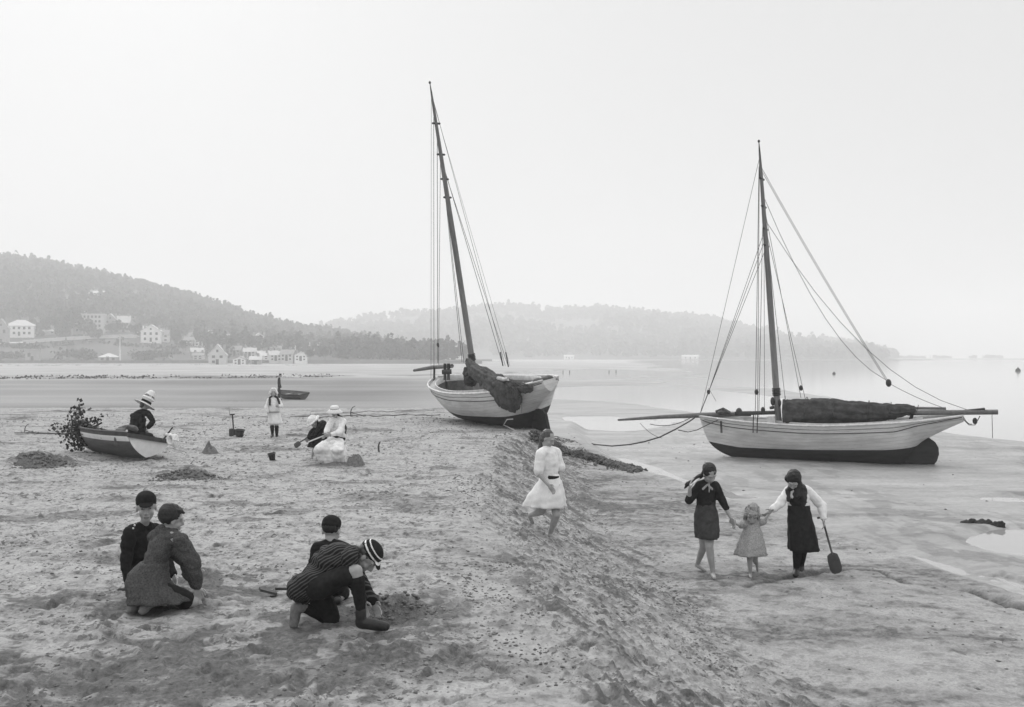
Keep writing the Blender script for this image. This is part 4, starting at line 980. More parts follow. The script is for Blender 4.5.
# ---- dinghy with the branch in its bow
paint_d = mat('dark boat paint', .05, rough=.5, scale=6, var=.4, bump=.2, bscale=30)
grey_p = mat('grey varnished planking', .10, rough=.55, scale=4, var=.3, bump=.3, bscale=20, stretch=(.5, 2, 2))
white_d = mat('white boat paint', .74, rough=.5, scale=7, v2=.60, bump=.2, bscale=30)
def dinghy(name, label, loc, rot, L, B, D, mats, grp, trans_mat):
    h = Hull(L, [(0, D * 1.24), (.3, D * 1.06), (.65, D), (1, D * 1.08)], [(0, .02), (.08, B * .16), (.25, B * .36), (.5, B * .5), (.8, B * .46), (1, B * .36)],
             [(0, D * .75), (.02, D * .4), (.06, D * .18), (.15, .04), (.3, 0), (.8, 0), (1, .06)], [(0, .1), (.3, .6), (.6, .8), (.85, .75), (1, .72)], rake=.05)
    e = empty(name, loc, label, 'rowing boat', grp, rot)
    hull_mesh(h, None, e, lambda q: .0, 50, 20, bands=((.82, 2, 1), (.62, .82, 2))).build('hull', mats, e, world=False)
    ins = MB(); q = np.linspace(.02, .99, 40); t = np.linspace(.22, 1, 10)
    for sd in (1, -1): ins.grid(np.array([h.pt(np.full(10, a), t, sd, .03) for a in q]), flip=sd > 0)
    for i, a in enumerate(q[:-1]):
        p0, p1 = h.pt(np.array([a]), np.array([.22]), 1, .03)[0], h.pt(np.array([q[i + 1]]), np.array([.22]), 1, .03)[0]
        ins.add([(p0[0], -p0[1], p0[2]), (p0[0], p0[1], p0[2]), (p1[0], p1[1], p1[2]), (p1[0], -p1[1], p1[2])], [(0, 1, 2, 3)])
    ins.build('inner_planking', inner_w, e, world=False)
    rail_tube(h, e, 'gunwale', mats[1], .026, 1.0, .0, .01)
    t = np.linspace(0, 1, 14); r = h.pt(np.ones(14), t, 1); tr = MB()
    r[:, 0] -= .014; poly = [tuple(p) for p in r] + [(p[0], -p[1], p[2]) for p in r[::-1][:-1]]
    n = len(poly); tr.add(poly + [(x + .04, y, z) for x, y, z in poly], [tuple(range(n))[::-1], tuple(range(n, 2 * n))])
    tr.build('transom', trans_mat, e, smooth=False, world=False)
    top = MB(); top.box((-L / 2 - .03, 0, D * 1.0), (.05, B * .73, D * .20)); top.build('transom_rail', mats[1], e, smooth=False, world=False)
    for a in (.38, .68):
        x, zs, b, zk, f_ = h.at(np.array([a])); MB().box((x[0], 0, zs[0] - D * .28), (.2, b[0] * 1.8, .03)).build('thwart', grey_p, e, smooth=False, world=False)
    sk_ = MB(); sk_.box((-L * .28, 0, -.03), (L * .42, .04, .12)); sk_.box((-L * .5 + .03, 0, .0), (.05, .05, .2)); sk_.build('keel', mats[1], e, smooth=False, world=False)
    return e, h
b0, b1 = V((-10.55, 24.5, 0)), V((-8.0, 21.75, 0))
ang = math.atan2(b0.y - b1.y, b0.x - b1.x); cm = (b0 + b1) / 2; cm.z = gz(cm.x, cm.y) - .01
eD, hD = dinghy('rowing_boat', 'small white sterned rowing boat with a child in it, leafy branch at its bow', cm, (math.radians(12), math.radians(.5), ang), 3.85, 1.36, .48, [grey_p, paint_d, white_d], 'rowing boats drawn up on the sand', white_d)
cloth_m = mat('coarse sacking', .13, rough=.95, scale=12, var=.3, bump=.6, bscale=60)
mb = MB(); base = [W_(eD, x, y, Y) for x, y, Y in [(140, 428.5, 22.0), (131, 428, 22.3), (124, 428.5, 22.4), (121, 431, 22.3), (119.5, 437, 22.2), (119, 444, 22.25)]]
# draped sacking and rope coil lie on the boat: things of their own
eS = empty('sacking', P2(124, 429, 22.3), 'piece of dark sacking draped over the gunwale of the rowing boat', 'sacking')
mb = MB()
for dx in (-3.0, 0, 3.2):
    pp = [P2(x + dx * (1 if i > 1 else .3), y + (0 if i > 1 else dx * .5), Y) for i, (x, y, Y) in enumerate([(136, 428.5, 21.9), (130, 427.6, 22.05), (123, 428, 22.1), (120, 431, 21.95), (119, 438, 21.8), (118.5, 444, 21.85)])]
    for a, b_ in zip(pp[:-1], pp[1:]): mb.cap(a, .038, b_, .038)
blob('cloth', mb, cloth_m, eS, .014, 3, .02, 9)
eK = empty('rope_coil', P2(172, 439, 21.6), 'white coil of rope hanging at the stern of the rowing boat', 'rope')
mb = MB()
for k in range(4):
    c = P2(171 + .6 * k, 439.5 + .5 * k, 21.6); mb.tube([c + V((.062 * cos(a) + .01 * k, .03 * k - .04, (.10 + .01 * k) * sin(a))) for a in np.linspace(0, 2 * pi, 20)], .022, 6)
mb.tube([P2(166, 434.5, 21.75), P2(170, 434.5, 21.65), P2(173, 437, 21.6)], .03, 6)
mb.build('coil', mat('white rope', .75, bump=.4, bscale=120), eK)
eO = empty('boat_hook', P2(168, 436, 21.8), 'short dark stick poking up at the stern of the rowing boat', 'stick')
MB().tube([P2(163, 440, 21.9), P2(172.5, 427.5, 21.75)], [.022, .016], 6).build('shaft', dark_w, eO)
# leafy branch
bl = mat('dark broad leaves', .035, rough=.5, scale=8, var=.6, bump=0, spec=.4)
eB = empty('leafy_branch', P2(80, 447, 23.6), 'big cut leafy branch hanging over the bow of the rowing boat', 'branch')
st = MB(); lv = []; rg = np.random.default_rng(3)
def spray(a, b, n, spread):
    st.tube([a, a.lerp(b, .5) + V((0, 0, .05)), b], [.016, .011, .004], 5)
    for k in range(n):
        t = rg.random(); p = a.lerp(b, .15 + .9 * t) + V(rg.normal(size=3) * spread)
        lv.append(np.array(p))
c0 = P2(84, 433, 23.9)
for x, y, dy, n, sp_ in [(79, 402, .1, 55, .07), (76, 415, .1, 60, .12), (72, 420, -.1, 60, .11), (55, 429, .1, 60, .09), (65, 430, 0, 70, .13), (75, 441, -.1, 70, .14), (80, 449, 0, 70, .12), (70, 447, .1, 40, .09), (84, 440, -.15, 60, .14), (95, 424, .0, 60, .12), (101, 421, .1, 45, .09), (90, 424, .3, 60, .12), (68, 413, .1, 20, .06)]:
    spray(c0, P2(x, y, 23.7 + dy), n, sp_)
st.build('stem', bark_m, eB); quad_obj('foliage', quads(np.array(lv), rg.uniform(.022, .045, len(lv)), rg), bl, eB)
# ---- far dark boat
c = hit(287, 399.5, 20, 90); c.z -= .02
eF, hF = dinghy('rowing_boat', 'dark rowing boat drawn up far back on the sand beside the standing figure', c + V((.1, .9, .0)), (math.radians(-8), math.radians(-2), math.radians(140)), 3.3, 1.45, .50, [paint_d, tar, grey_p], 'rowing boats drawn up on the sand', paint_d)
# ------------------------------------------------------------------ people
skin_m = mat('skin', .33, rough=.55, scale=14, var=.12, bump=.1, bscale=60, spec=.3)
eye_m = mat('dark eye', .07, rough=.4, bump=0)
lip_m = mat('lips', .17, rough=.5, bump=0)
hair_d = mat('dark hair', .012, rough=.6, scale=40, var=.6, bump=.5, bscale=120, stretch=(1, 1, .15), spec=.4)
hair_f = mat('fair hair', .24, rough=.5, scale=40, var=.45, bump=.5, bscale=120, stretch=(1, 1, .15), spec=.4)
hair_b = mat('brown hair', .07, rough=.5, scale=40, var=.5, bump=.5, bscale=120, stretch=(1, 1, .15), spec=.4)
navy = mat('dark knitted wool', .015, rough=.95, scale=30, var=.4, bump=.5, bscale=150, spec=.15)
tweed = mat('tweed cloth', .068, rough=.95, scale=70, var=.55, bump=.5, bscale=160, spec=.15)
serge = mat('dark serge', .018, rough=.9, scale=18, var=.4, bump=.4, bscale=120, spec=.15)
serge_g = mat('grey serge skirt', .048, rough=.9, scale=14, var=.35, bump=.4, bscale=120, spec=.15)
cotton = mat('white cotton', .74, rough=.9, scale=14, var=.10, bump=.4, bscale=60, spec=.15)
print_c = mat('pale print cotton', .30, rough=.9, scale=60, var=.35, bump=.4, bscale=90, spec=.15)
sock_m = mat('dark wool sock', .015, rough=.95, scale=40, var=.4, bump=.5, bscale=150, spec=.15)
shoe_m = mat('worn boot leather', .024, rough=.5, scale=14, var=.5, bump=.3, bscale=60)
sole_m = mat('dusty boot sole', .17, rough=.9, scale=20, var=.35, bump=.4, bscale=60)
straw_m = mat('pale straw', .66, rough=.8, scale=50, var=.15, bump=.5, bscale=120)
band_m = mat('white ribbon', .75, bump=.1)
# striped blazer cloth: stripes follow a coordinate stored on the mesh
stripe_m = bpy.data.materials.new('striped blazer cloth'); N, L = nodes(stripe_m); b = N['Principled BSDF']; b.inputs['Roughness'].default_value = .95; b.inputs['Specular IOR Level'].default_value = .15
a_ = N.new('ShaderNodeAttribute'); a_.attribute_name = 'stripe'; fr = N.new('ShaderNodeMath'); fr.operation = 'FRACT'; L.new(a_.outputs['Fac'], fr.inputs[0])
lt = N.new('ShaderNodeMath'); lt.operation = 'LESS_THAN'; lt.inputs[1].default_value = .36; L.new(fr.outputs[0], lt.inputs[0])
m_ = N.new('ShaderNodeMix'); m_.data_type = 'RGBA'; L.new(lt.outputs[0], m_.inputs[0]); m_.inputs[6].default_value = (.019,) * 3 + (1,); m_.inputs[7].default_value = (.085,) * 3 + (1,); L.new(m_.outputs[2], b.inputs['Base Color'])

class Fig:
    def __init__(s, label, bx, by, sc=1.0, cat='child', group=None, Y=None, vox=.0065, base=None):
        c = hit(bx, by) if base is None else base
        s.Y0, s.sc, s.vox = (c.y if Y is None else Y), sc, vox
        s.c = c; s.e = empty('person', c, label, cat, group); s.k = s.Y0 / F; s.J = {}
    def p(s, a):
        return P2(a[0], a[1], s.Y0 + (a[2] if len(a) > 2 else 0)) if not isinstance(a, Vector) else a
    def pose(s, f, hf, hu, **J):
        s.f = V(f).normalized(); s.hf, s.hu = V(hf), V(hu)
        for k, v in J.items(): s.J[k] = s.p(v)
        return s
    def head(s, mb, hs):
        c, B = s.J['head'], basis(s.hf, s.hu); s.B, s.hs = B, hs
        w = lambda r, f, u: c + B @ V((r * hs, f * hs, u * hs))
        E = lambda r, f, u, a, b, d: mb.ell(w(r, f, u), (a * hs, b * hs, d * hs), B, 16, 10)
        E(0, -.012, .026, .071, .088, .084); E(0, .020, -.036, .055, .062, .072); E(0, .052, -.084, .028, .026, .024)
        mb.cap(w(0, .080, .006), .009 * hs, w(0, .101, -.028), .012 * hs, n=8); E(0, .086, -.036, .017, .014, .009)
        for q in (-1, 1):
            mb.cap(w(q * .016, .079, .024), .010 * hs, w(q * .048, .064, .022), .009 * hs, n=8)
            E(q * .034, .050, -.036, .022, .022, .024); E(q * .070, -.006, -.012, .009, .016, .027)
            E(q * .031, .066, .004, .014, .010, .009)
        mb.cap(w(-.017, .079, -.060), .007 * hs, w(.017, .079, -.060), .007 * hs, n=8); mb.cap(w(-.013, .079, -.070), .007 * hs, w(.013, .079, -.070), .007 * hs, n=8)
        s.w = w
    def hand(s, mb, wr, tip, thumb, hs=1.0, curl=.5):
        """palm, four fingers of different lengths and a thumb leaving the side of the palm"""
        d = (tip - wr).normalized(); th = V(thumb); th = (th - d * th.dot(d)).normalized(); nrm = d.cross(th)
        B = Matrix((th, d, nrm)).transposed(); L = .078 * hs
        mb.ell(wr + d * L * .55, (.036 * hs, .045 * hs, .016 * hs), B, 10, 8)
        for i, ln in enumerate((.066, .074, .068, .054)):
            b0 = wr + d * L + th * ((1.5 - i) * .0185 * hs); k1 = b0 + (d * cos(curl * .5) + nrm * sin(curl * .5)) * ln * .5 * hs
            k2 = k1 + (d * cos(curl * 1.5) + nrm * sin(curl * 1.5)) * ln * .5 * hs
            mb.cap(b0 - d * .01, .0088 * hs, k1, .0082 * hs, n=6); mb.cap(k1, .0082 * hs, k2, .0070 * hs, n=6)
        t0 = wr + d * .022 * hs + th * .030 * hs; t1 = t0 + (d * .6 + th * .7 + nrm * .35).normalized() * .036 * hs; t2 = t1 + (d * .9 + th * .15 + nrm * .4).normalized() * .028 * hs
        mb.cap(t0, .0115 * hs, t1, .0095 * hs, n=6); mb.cap(t1, .0095 * hs, t2, .0078 * hs, n=6)
    def body(s, hs=1.0, bare=True, hands=True):
        J, k = s.J, s.sc; mb = MB(); fl = (s.f, .70)
        s.head(mb, hs)
        hb = s.w(0, -.01, -.06)
        mb.cap(J['pelvis'], .108 * k, J['belly'], .094 * k, fl); mb.cap(J['belly'], .094 * k, J['chest'], .115 * k, fl); mb.cap(J['chest'], .112 * k, J['neck'], .055 * k, fl)
        mb.cap(J['neck'], .044 * k, hb, .043 * k)
        for q in 'RL':
            mb.cap(J['neck'].lerp(J['sh' + q], .35), .045 * k, J['sh' + q], .045 * k)
            mb.cap(J['sh' + q], .044 * k, J['el' + q], .035 * k); mb.cap(J['el' + q], .034 * k, J['wr' + q], .022 * k)
            if hands:
                t = J.get('ti' + q) or J['wr' + q] + (J['wr' + q] - J['el' + q]).normalized() * .1
                s.hand(mb, J['wr' + q], t, J.get('th' + q) or (s.f * .6 + (V((0, 0, 1)))), k * 1.0)
            mb.cap(J['hip' + q], .078 * k, J['kn' + q], .052 * k); mb.cap(J['kn' + q], .050 * k, J['kn' + q].lerp(J['an' + q], .35), .048 * k); mb.cap(J['kn' + q].lerp(J['an' + q], .35), .048 * k, J['an' + q], .029 * k)
            hl = J.get('he' + q) or J['an' + q] + V((0, 0, -.03 * k))
            mb.cap(hl, .030 * k, J['to' + q], .020 * k); mb.cap(J['an' + q], .029 * k, hl, .03 * k)
        w = s.w; ev = [np.array(w(q * .031, .077, .004)) for q in (-1, 1)]; lp = [np.array(w(x, .088, -.064)) for x in (-.014, 0, .014)]
        def pick(c):
            r = np.zeros(len(c), int)
            for e_ in ev: r[np.linalg.norm(c - e_, axis=1) < .0078 * s.hs] = 1
            for l_ in lp: r[np.linalg.norm((c - l_) * np.array([1, 1, 1.3]), axis=1) < .0105 * s.hs] = 2
            return r
        blob('body', mb, [skin_m, eye_m, lip_m], s.e, s.vox, 2, pick=pick); return s
    def top(s, m, name='jacket', sleeve=1.0, ex=.014, hem=None, hem_r=.14, extra=(), wr=.010, attr=None, arms='RL', vox=None, sm=3):
        J, k = s.J, s.sc; mb = MB(); fl = (s.f, .72); e = ex
        mb.cap(J['pelvis'] if hem is None else J['belly'], .104 * k + e, J['chest'], .120 * k + e, fl); mb.cap(J['chest'], .114 * k + e, J['neck'], .050 * k + e, fl)
        if hem is not None:
            for h in hem: mb.cap(J['belly'], .10 * k + e, s.p(h), hem_r, fl)
        for q in arms:
            mb.cap(J['neck'].lerp(J['sh' + q], .3), .048 * k + e, J['sh' + q], .047 * k + e)
            a, b_, c = J['sh' + q], J['el' + q], J['wr' + q]
            if sleeve <= .5: mb.cap(a, .047 * k + e, a.lerp(b_, sleeve * 2), .042 * k + e)
            else:
                mb.cap(a, .047 * k + e, b_, .038 * k + e); mb.cap(b_, .039 * k + e, b_.lerp(c, (sleeve - .5) * 2 * .94), .028 * k + e)
        for x in extra: mb.cap(s.p(x[0]), x[1], s.p(x[2]), x[3])
        blob(name, mb, m, s.e, vox or s.vox * 1.15, sm, wr, 13, attr=attr); return s
    def shorts(s, m, frac=.85, ex=.016, name='shorts', fr=None):
        J, k = s.J, s.sc; mb = MB(); mb.cap(J['pelvis'], .118 * k + ex, J['belly'], .098 * k + ex, (s.f, .74))
        for q in 'RL':
            t = fr[q] if fr else frac
            mb.cap(J['hip' + q], .084 * k + ex, J['hip' + q].lerp(J['kn' + q], t), .066 * k + ex)
        blob(name, mb, m, s.e, s.vox * 1.2, 3, .008, 13); return s
    def socks(s, m, frac=.86, ex=.007, name='sock', qs='RL'):
        J, k = s.J, s.sc
        for q in qs:
            mb = MB(); a, b_ = J['kn' + q], J['an' + q]; p = b_.lerp(a, frac)
            mb.cap(p, .051 * k + ex, a.lerp(b_, max(.36, 1 - frac)), .049 * k + ex); mb.cap(a.lerp(b_, max(.36, 1 - frac)), .049 * k + ex, b_, .031 * k + ex)
            if frac > .8: mb.cap(p, .056 * k + ex, p.lerp(b_, .12), .055 * k + ex)
            blob(name, mb, m, s.e, s.vox, 2, .004, 20)
        return s
    def shoes(s, m, ex=.012, qs='RL', name='shoe'):
        J, k = s.J, s.sc
        for q in qs:
            mb = MB(); hl = J.get('he' + q) or J['an' + q] + V((0, 0, -.03 * k)); t = J['to' + q]
            mb.cap(hl, .032 * k + ex, hl.lerp(t, .6), .034 * k + ex * .8); mb.cap(hl.lerp(t, .6), .034 * k + ex * .8, t, .026 * k + ex); mb.cap(hl, .032 * k + ex, J['an' + q] + (J['kn' + q] - J['an' + q]).normalized() * .015, .030 * k + ex)
            blob(name, mb, m, s.e, s.vox, 2, .003, 25)
        return s
    def hair(s, m, long=(), ex=1.0, back=0.0, wr=.008, name='hair', short=False):
        mb = MB(); w, h = s.w, s.hs
        mb.ell(w(0, -.026, .036), (.080 * h * ex, .086 * h * ex, .086 * h * ex), s.B, 18, 12); mb.ell(w(0, -.055, .012 if short else -.02), (.066 * h * ex, .048 * h, (.05 if short else .075) * h), s.B, 14, 10)
        for a in long: mb.cap(s.p(a[0]) if len(a[0]) == 3 and a[0][0] > 5 else w(*a[0]), a[1], s.p(a[2]) if a[2][0] > 5 else w(*a[2]), a[3])
        blob(name, mb, m, s.e, s.vox, 2, wr, 30); return s
    def cap(s, m, visor=True, mats=None, tilt=0.0, name='cap', bands=None):
        mb = MB(); w, h = s.w, s.hs
        mb.ell(w(0, -.014, .058), (.079 * h, .094 * h, .068 * h), s.B, 20, 12); mb.ell(w(0, -.022, .036), (.078 * h, .092 * h, .05 * h), s.B, 20, 10)
        if visor: mb.ell(w(0, .088, .040), (.055 * h, .045 * h, .008 * h), basis(s.B @ V((0, 1, -.35)), s.B @ V((0, .35, 1))), 16, 8)
        pk = None
        if bands:
            o = np.array(s.J['head']); u = np.array(s.B @ V((0, 0, 1)))
            def pk(c):
                t = ((c - o) @ u) / h; r = np.zeros(len(c), int)
                for lo, hi in bands: r[(t > lo) & (t < hi)] = 1
                return r
        blob(name, mb, mats or m, s.e, s.vox * .8, 2, .002, 20, pick=pk); return s
    def skirt(s, rings, m, name='skirt', folds=11, amp=.10, n=56, seed=0):
        R = [(s.p(r[:3]), r[3], r[4]) for r in rings]; g = []; t = np.linspace(0, len(R) - 1, 18)
        for q in t:
            i = min(int(q), len(R) - 2); f = q - i; c = R[i][0].lerp(R[i + 1][0], f); rx = R[i][1] * (1 - f) + R[i + 1][1] * f; ry = R[i][2] * (1 - f) + R[i + 1][2] * f
            am = amp * (q / t[-1]) ** 1.1
            g.append([c + V((rx * cos(a) * W, ry * sin(a) * W, -.02 * am * cos(a * folds))) for a in np.linspace(0, 2 * pi, n, endpoint=False)
                      for W in [1 + am * (sin(a * folds + seed + .6 * sin(q * 2)) * .6 + .6 * sin(a * (folds * .43) + 2 + seed) + .5 * sin(a * 2 + q * .6 + seed)) + .02 * sin(q * 9 + a * 3)]])
        g = np.array(g); c = g.mean(1, keepdims=True); inner = c + (g - c) * .94
        g = np.concatenate([c + (g[:1] - c[:1]) * .02, g, inner[::-1]], 0) if False else np.concatenate([c[:1] + (g[:1] - c[:1]) * .05, g, inner[::-1]], 0)
        MB().grid(g, wrap=True, flip=False).build(name, m, s.e); return s
    def hat(s, m, brim, crown_h, crown_r, band=None, drop=.0, mats=None, off=(0, -.01, .055), name='hat', prof=None):
        h = s.hs; B = s.B; o = s.w(*off); pr = prof or [(.002, crown_h), (crown_r * .75, crown_h * .97), (crown_r * .96, crown_h * .8), (crown_r * 1.03, .01), (crown_r * 1.25, -.004), (brim, -drop), (brim, -drop - .008), (crown_r * 1.2, -.016), (crown_r * .98, -.01)]
        ob = MB().lathe(o, [(r * h, z * h) for r, z in pr], 28, B, wob=.015).build(name, m, s.e)
        if band:
            MB().lathe(o, [(crown_r * 1.06 * h, band[0] * h), (crown_r * 1.075 * h, (band[0] + band[1]) / 2 * h), (crown_r * 1.05 * h, band[1] * h)], 28, B, wob=.015).build('hat_band', band[2], ob, world=True)
        return s

# 1 -- boy in the dark jersey, looking round at the camera
G4 = 'children digging in the sand'
f = Fig('kneeling boy in a dark jersey and peaked cap, looking back towards the camera', 136, 590, 1.0, group=G4, vox=.0055)
f.pose((.75, -.65, -.05), (.33, -.93, -.10), (0, -.12, .99), head=(146.3, 507, -.03), neck=(144, 526, .03), chest=(141.5, 540, .03), belly=(138.5, 556, .04), pelvis=(136, 573, .05),
       shR=(129.5, 533, -.10), shL=(157, 531, .13), elR=(126, 559, -.13), wrR=(129, 580, -.16), elL=(165, 557, .1), wrL=(173, 575, .0), hipR=(134, 577, -.03), hipL=(141, 576, .1),
       knR=(160, 588, -.12), knL=(166, 586, .12), anR=(131, 589, -.05), anL=(137, 588, .12), toR=(121, 591, -.03), toL=(128, 591, .14))
f.body(1.22).hair(hair_b, ex=.93, short=True).cap(navy).top(navy, 'jersey', 1.0, .018, wr=.018).shorts(serge).shoes(shoe_m)
mb = MB()
for x, y in [(132.2, 524.6), (133.7, 521.6), (135.2, 518.8)]: mb.ell(f.p((x + 1, y + 3.6, -.13)), (.009, .006, .009), None, 8, 6)
mb.build('button', band_m, f.e)
# 2 -- tweed boy, back to us
f = Fig('dark haired boy kneeling in a grey tweed jacket with his back to the camera', 165, 611, 1.06, group=G4)
f.pose((.80, .45, -.42), (.78, .58, -.22), (.2, .05, .97), head=(171.5, 519, .14), neck=(166.5, 533, .14), chest=(162, 546, .10), belly=(153, 564, .04), pelvis=(146, 582, 0),
       shR=(180, 541, -.03), shL=(155.5, 538, .20), elR=(195, 565, .0), wrR=(197.5, 588, .06), elL=(185, 562, .40), wrL=(196, 588, .42), tiR=(197, 600, .08), hipR=(151, 588, -.06), hipL=(145, 586, .1),
       knR=(193, 602, .06), knL=(186, 600, .28), anR=(154, 601, -.09), anL=(137, 602, .0), toR=(143, 610.5, -.17), toL=(131.5, 612, -.07), heR=(150, 603, -.14), heL=(134.5, 604, -.05))
f.body(1.14).hair(hair_d, ex=1.02, short=True, long=[((-.04, .035, .078), .03, (.04, .035, .078), .03), ((0, .05, .075), .028, (.0, .085, .064), .012)])
f.top(tweed, 'jacket', .97, .016, hem=[(145, 578, 0)], hem_r=.140, wr=.022, extra=[((162, 532, .12), .062, (170, 533, .12), .062), ((150, 586, -.03), .10, (176, 598, .02), .09), ((167, 533.5, .12), .064, (177, 539, .02), .066), ((165, 534, .14), .064, (158, 538, .18), .062)])
f.skirt([(154, 562, .03, .125, .115), (149, 572, .02, .175, .15), (148, 583, .01, .205, .18), (153, 592, .0, .245, .20), (158, 600, .0, .285, .22)], tweed, 'jacket_skirt', 9, .15, n=96, seed=2)
f.shorts(serge, .8).shoes(sole_m)
# 3 -- boy hidden behind the striped blazer
f = Fig('boy crouching behind the striped blazer, only his dark round cap and shoulders showing', 330, 600, 1.0, group=G4)
f.pose((.2, .9, -.4), (.2, .9, -.35), (.05, .3, .95), head=(331.5, 530.5, .05), neck=(332, 545, .0), chest=(332, 556, 0), belly=(331, 568, -.04), pelvis=(330, 582, -.1),
       shR=(345, 550, .0), shL=(318.5, 549, .0), elR=(350, 568, .12), wrR=(342, 588, .25), elL=(313, 567, .12), wrL=(322, 588, .25), hipR=(336, 585, -.1), hipL=(325, 585, -.1),
       knR=(342, 594, .15), knL=(324, 594, .15), anR=(337, 599, -.15), anL=(325, 599, -.15), toR=(337, 601, -.28), toL=(325, 601, -.28))
f.body(1.12).hair(hair_d, ex=.96, short=True).cap(navy, visor=False).top(navy, 'jersey', 1.0, .02).shorts(serge).shoes(shoe_m)
# 4 -- boy in the striped blazer, one knee up, head down
f = Fig('boy in a striped blazer and ringed cap bent over on one knee, digging', 340, 629, 1.06, group=G4)
f.pose((.5, -.1, -.85), (.50, -.12, -.86), (.84, -.1, .54), head=(367.5, 556.5, -.02), neck=(354, 552, 0), chest=(343, 560, 0), belly=(327, 569, 0), pelvis=(313, 581, 0),
       shR=(350, 556, -.16), shL=(352, 554, .17), elR=(355, 582, -.06), wrR=(361, 601, .02), elL=(358, 580, .2), wrL=(372, 602, .12), hipR=(318, 588, -.10), hipL=(315, 588, .10),
       knR=(356, 571, -.20), knL=(331, 618, .12), anR=(361, 612, -.20), anL=(303, 607, .02), toR=(385, 626.5, -.20), heR=(361, 623, -.20), toL=(294, 624, .0), heL=(296, 608, .01))
ax0, ax1 = f.J['pelvis'], f.J['neck']
def stripes(c):
    a = np.array(ax0) - np.array([0, 0, .06]); d = np.array((ax1 - ax0).normalized()); v = c - a; h = v @ d; r = v - h[:, None] * d
    e1 = np.array([0, 1, 0]); e2 = np.cross(d, e1)
    return np.arctan2(r @ e1, r @ e2) * .20 / .026
f.body(1.12).hair(hair_b, ex=.95, short=True)
f.cap(navy, True, [navy, band_m], bands=[(.044, .056), (.082, .090)])
f.top(stripe_m, 'blazer', 1.0, .022, hem=[(304, 584, -.03), (308, 588, .08)], hem_r=.150, wr=.024, attr=('stripe', stripes), extra=[((300, 587, 0), .10, (318, 590, -.08), .09), ((296, 589, 0), .05, (303, 592, -.06), .05), ((343, 556, 0), .125, (330, 562, 0), .145)])
f.shorts(serge, fr={'R': .76, 'L': .95}).socks(sock_m, .80).shoes(shoe_m, qs='R').shoes(sole_m, qs='L')
# 5 -- child in the rowing boat
f = Fig('child in a dark jersey and tall white brimmed hat sitting in the rowing boat', 140, 445, .92, Y=22.45, group=None, base=V((P2(140, 447, 22.45))))
f.pose((.6, .5, -.4), (.62, .55, -.5), (.15, .1, .97), head=(145, 405, .03), neck=(142, 411, .0), chest=(140, 418, 0), belly=(138, 427, -.03), pelvis=(137, 436, -.06),
       shR=(148.5, 414, -.1), shL=(133.2, 416, .08), elR=(153, 421.5, -.12), wrR=(148.5, 427, -.05), elL=(134, 426, .10), wrL=(143, 430, .12), hipR=(140, 437, -.1), hipL=(137, 437, .1),
       knR=(152, 436, .05), knL=(150, 435, .2), anR=(153, 445, .1), anL=(151, 445, .2), toR=(158, 446, .1), toL=(156, 446, .2))
f.body(1.05).hair(hair_b, ex=.95).top(navy, 'jersey', 1.0, .03, wr=.014, extra=[((138, 419, .05), .17, (137, 431, .0), .19)]).shorts(serge).socks(sock_m).shoes(shoe_m)
spot = mat('patterned ribbon', .70, scale=26, v2=.03, sharp=True, bump=0)
f.hat(straw_m, .25, .29, .104, band=(.012, .062, navy), drop=.02, off=(0, -.01, .035), prof=[(.002, .31), (.05, .305), (.085, .26), (.092, .22), (.115, .19), (.125, .125), (.14, .115), (.14, .108), (.10, .10), (.102, .01), (.13, -.004), (.24, -.03), (.24, -.04), (.12, -.015), (.10, -.01)])
MB().lathe(f.w(0, -.01, .035), [(.120 * 1.05, .135 * 1.05), (.123 * 1.05, .165 * 1.05), (.118 * 1.05, .188 * 1.05)], 28, f.B).build('patterned_band', spot, f.e)
# 6 -- girl in the white coat
f = Fig('girl standing in a white coat, white bonnet and dark stockings', 274.5, 437, .96, group=G4)
f.pose((.1, -1, 0), (.08, -1, -.02), (0, -.02, 1), head=(273.7, 393, 0), neck=(273.8, 398.5, 0), chest=(274, 403, 0), belly=(274, 408, 0), pelvis=(274.2, 414, 0),
       shR=(269.2, 400.2, 0), shL=(278.6, 400.2, 0), elR=(266.4, 407, -.05), wrR=(267.6, 412, -.1), elL=(281.2, 406, -.02), wrL=(278.6, 406.2, -.2), hipR=(272, 415.5, 0), hipL=(276.6, 415.5, 0),
       knR=(272.2, 426.5, -.05), knL=(276.6, 426.5, 0), anR=(272.4, 434.5, -.05), anL=(276.8, 436, .05), toR=(271.7, 437.2, -.18), toL=(276.9, 437.2, -.08))
f.body(1.05).hair(hair_d, ex=.9, long=[((-.07, .0, -.01), .028, (269.6, 398, -.04), .034), ((269.6, 398, -.04), .034, (269.8, 405, -.14), .022), ((.07, .0, -.01), .028, (277.6, 398, -.05), .034), ((277.6, 398, -.05), .034, (279.6, 404, -.14), .022)])
mb = MB(); mb.ell(f.w(0, -.03, .05), (.095, .095, .092), f.B, 18, 12); mb.cap(f.w(-.095, .02, -.01), .03, f.w(-.04, .04, .115), .03); mb.cap(f.w(.095, .02, -.01), .03, f.w(.04, .04, .115), .03); mb.cap(f.w(-.04, .04, .115), .03, f.w(.04, .04, .115), .03)
blob('bonnet', mb, cotton, f.e, .009, 2, .012, 30)
f.top(cotton, 'coat', .96, .02, wr=.012).skirt([(273.9, 403, 0, .13, .10), (274.2, 410, 0, .145, .12), (274.2, 412, 0, .14, .115), (275.4, 424.2, 0, .20, .16)], cotton, 'coat_skirt', 9, .09)
f.socks(sock_m, .98, name='stocking').shoes(shoe_m)
MB().lathe(f.p((274.2, 412, 0)), [(.147, -.02), (.150, 0), (.147, .02)], 24).build('belt', print_c, f.e)
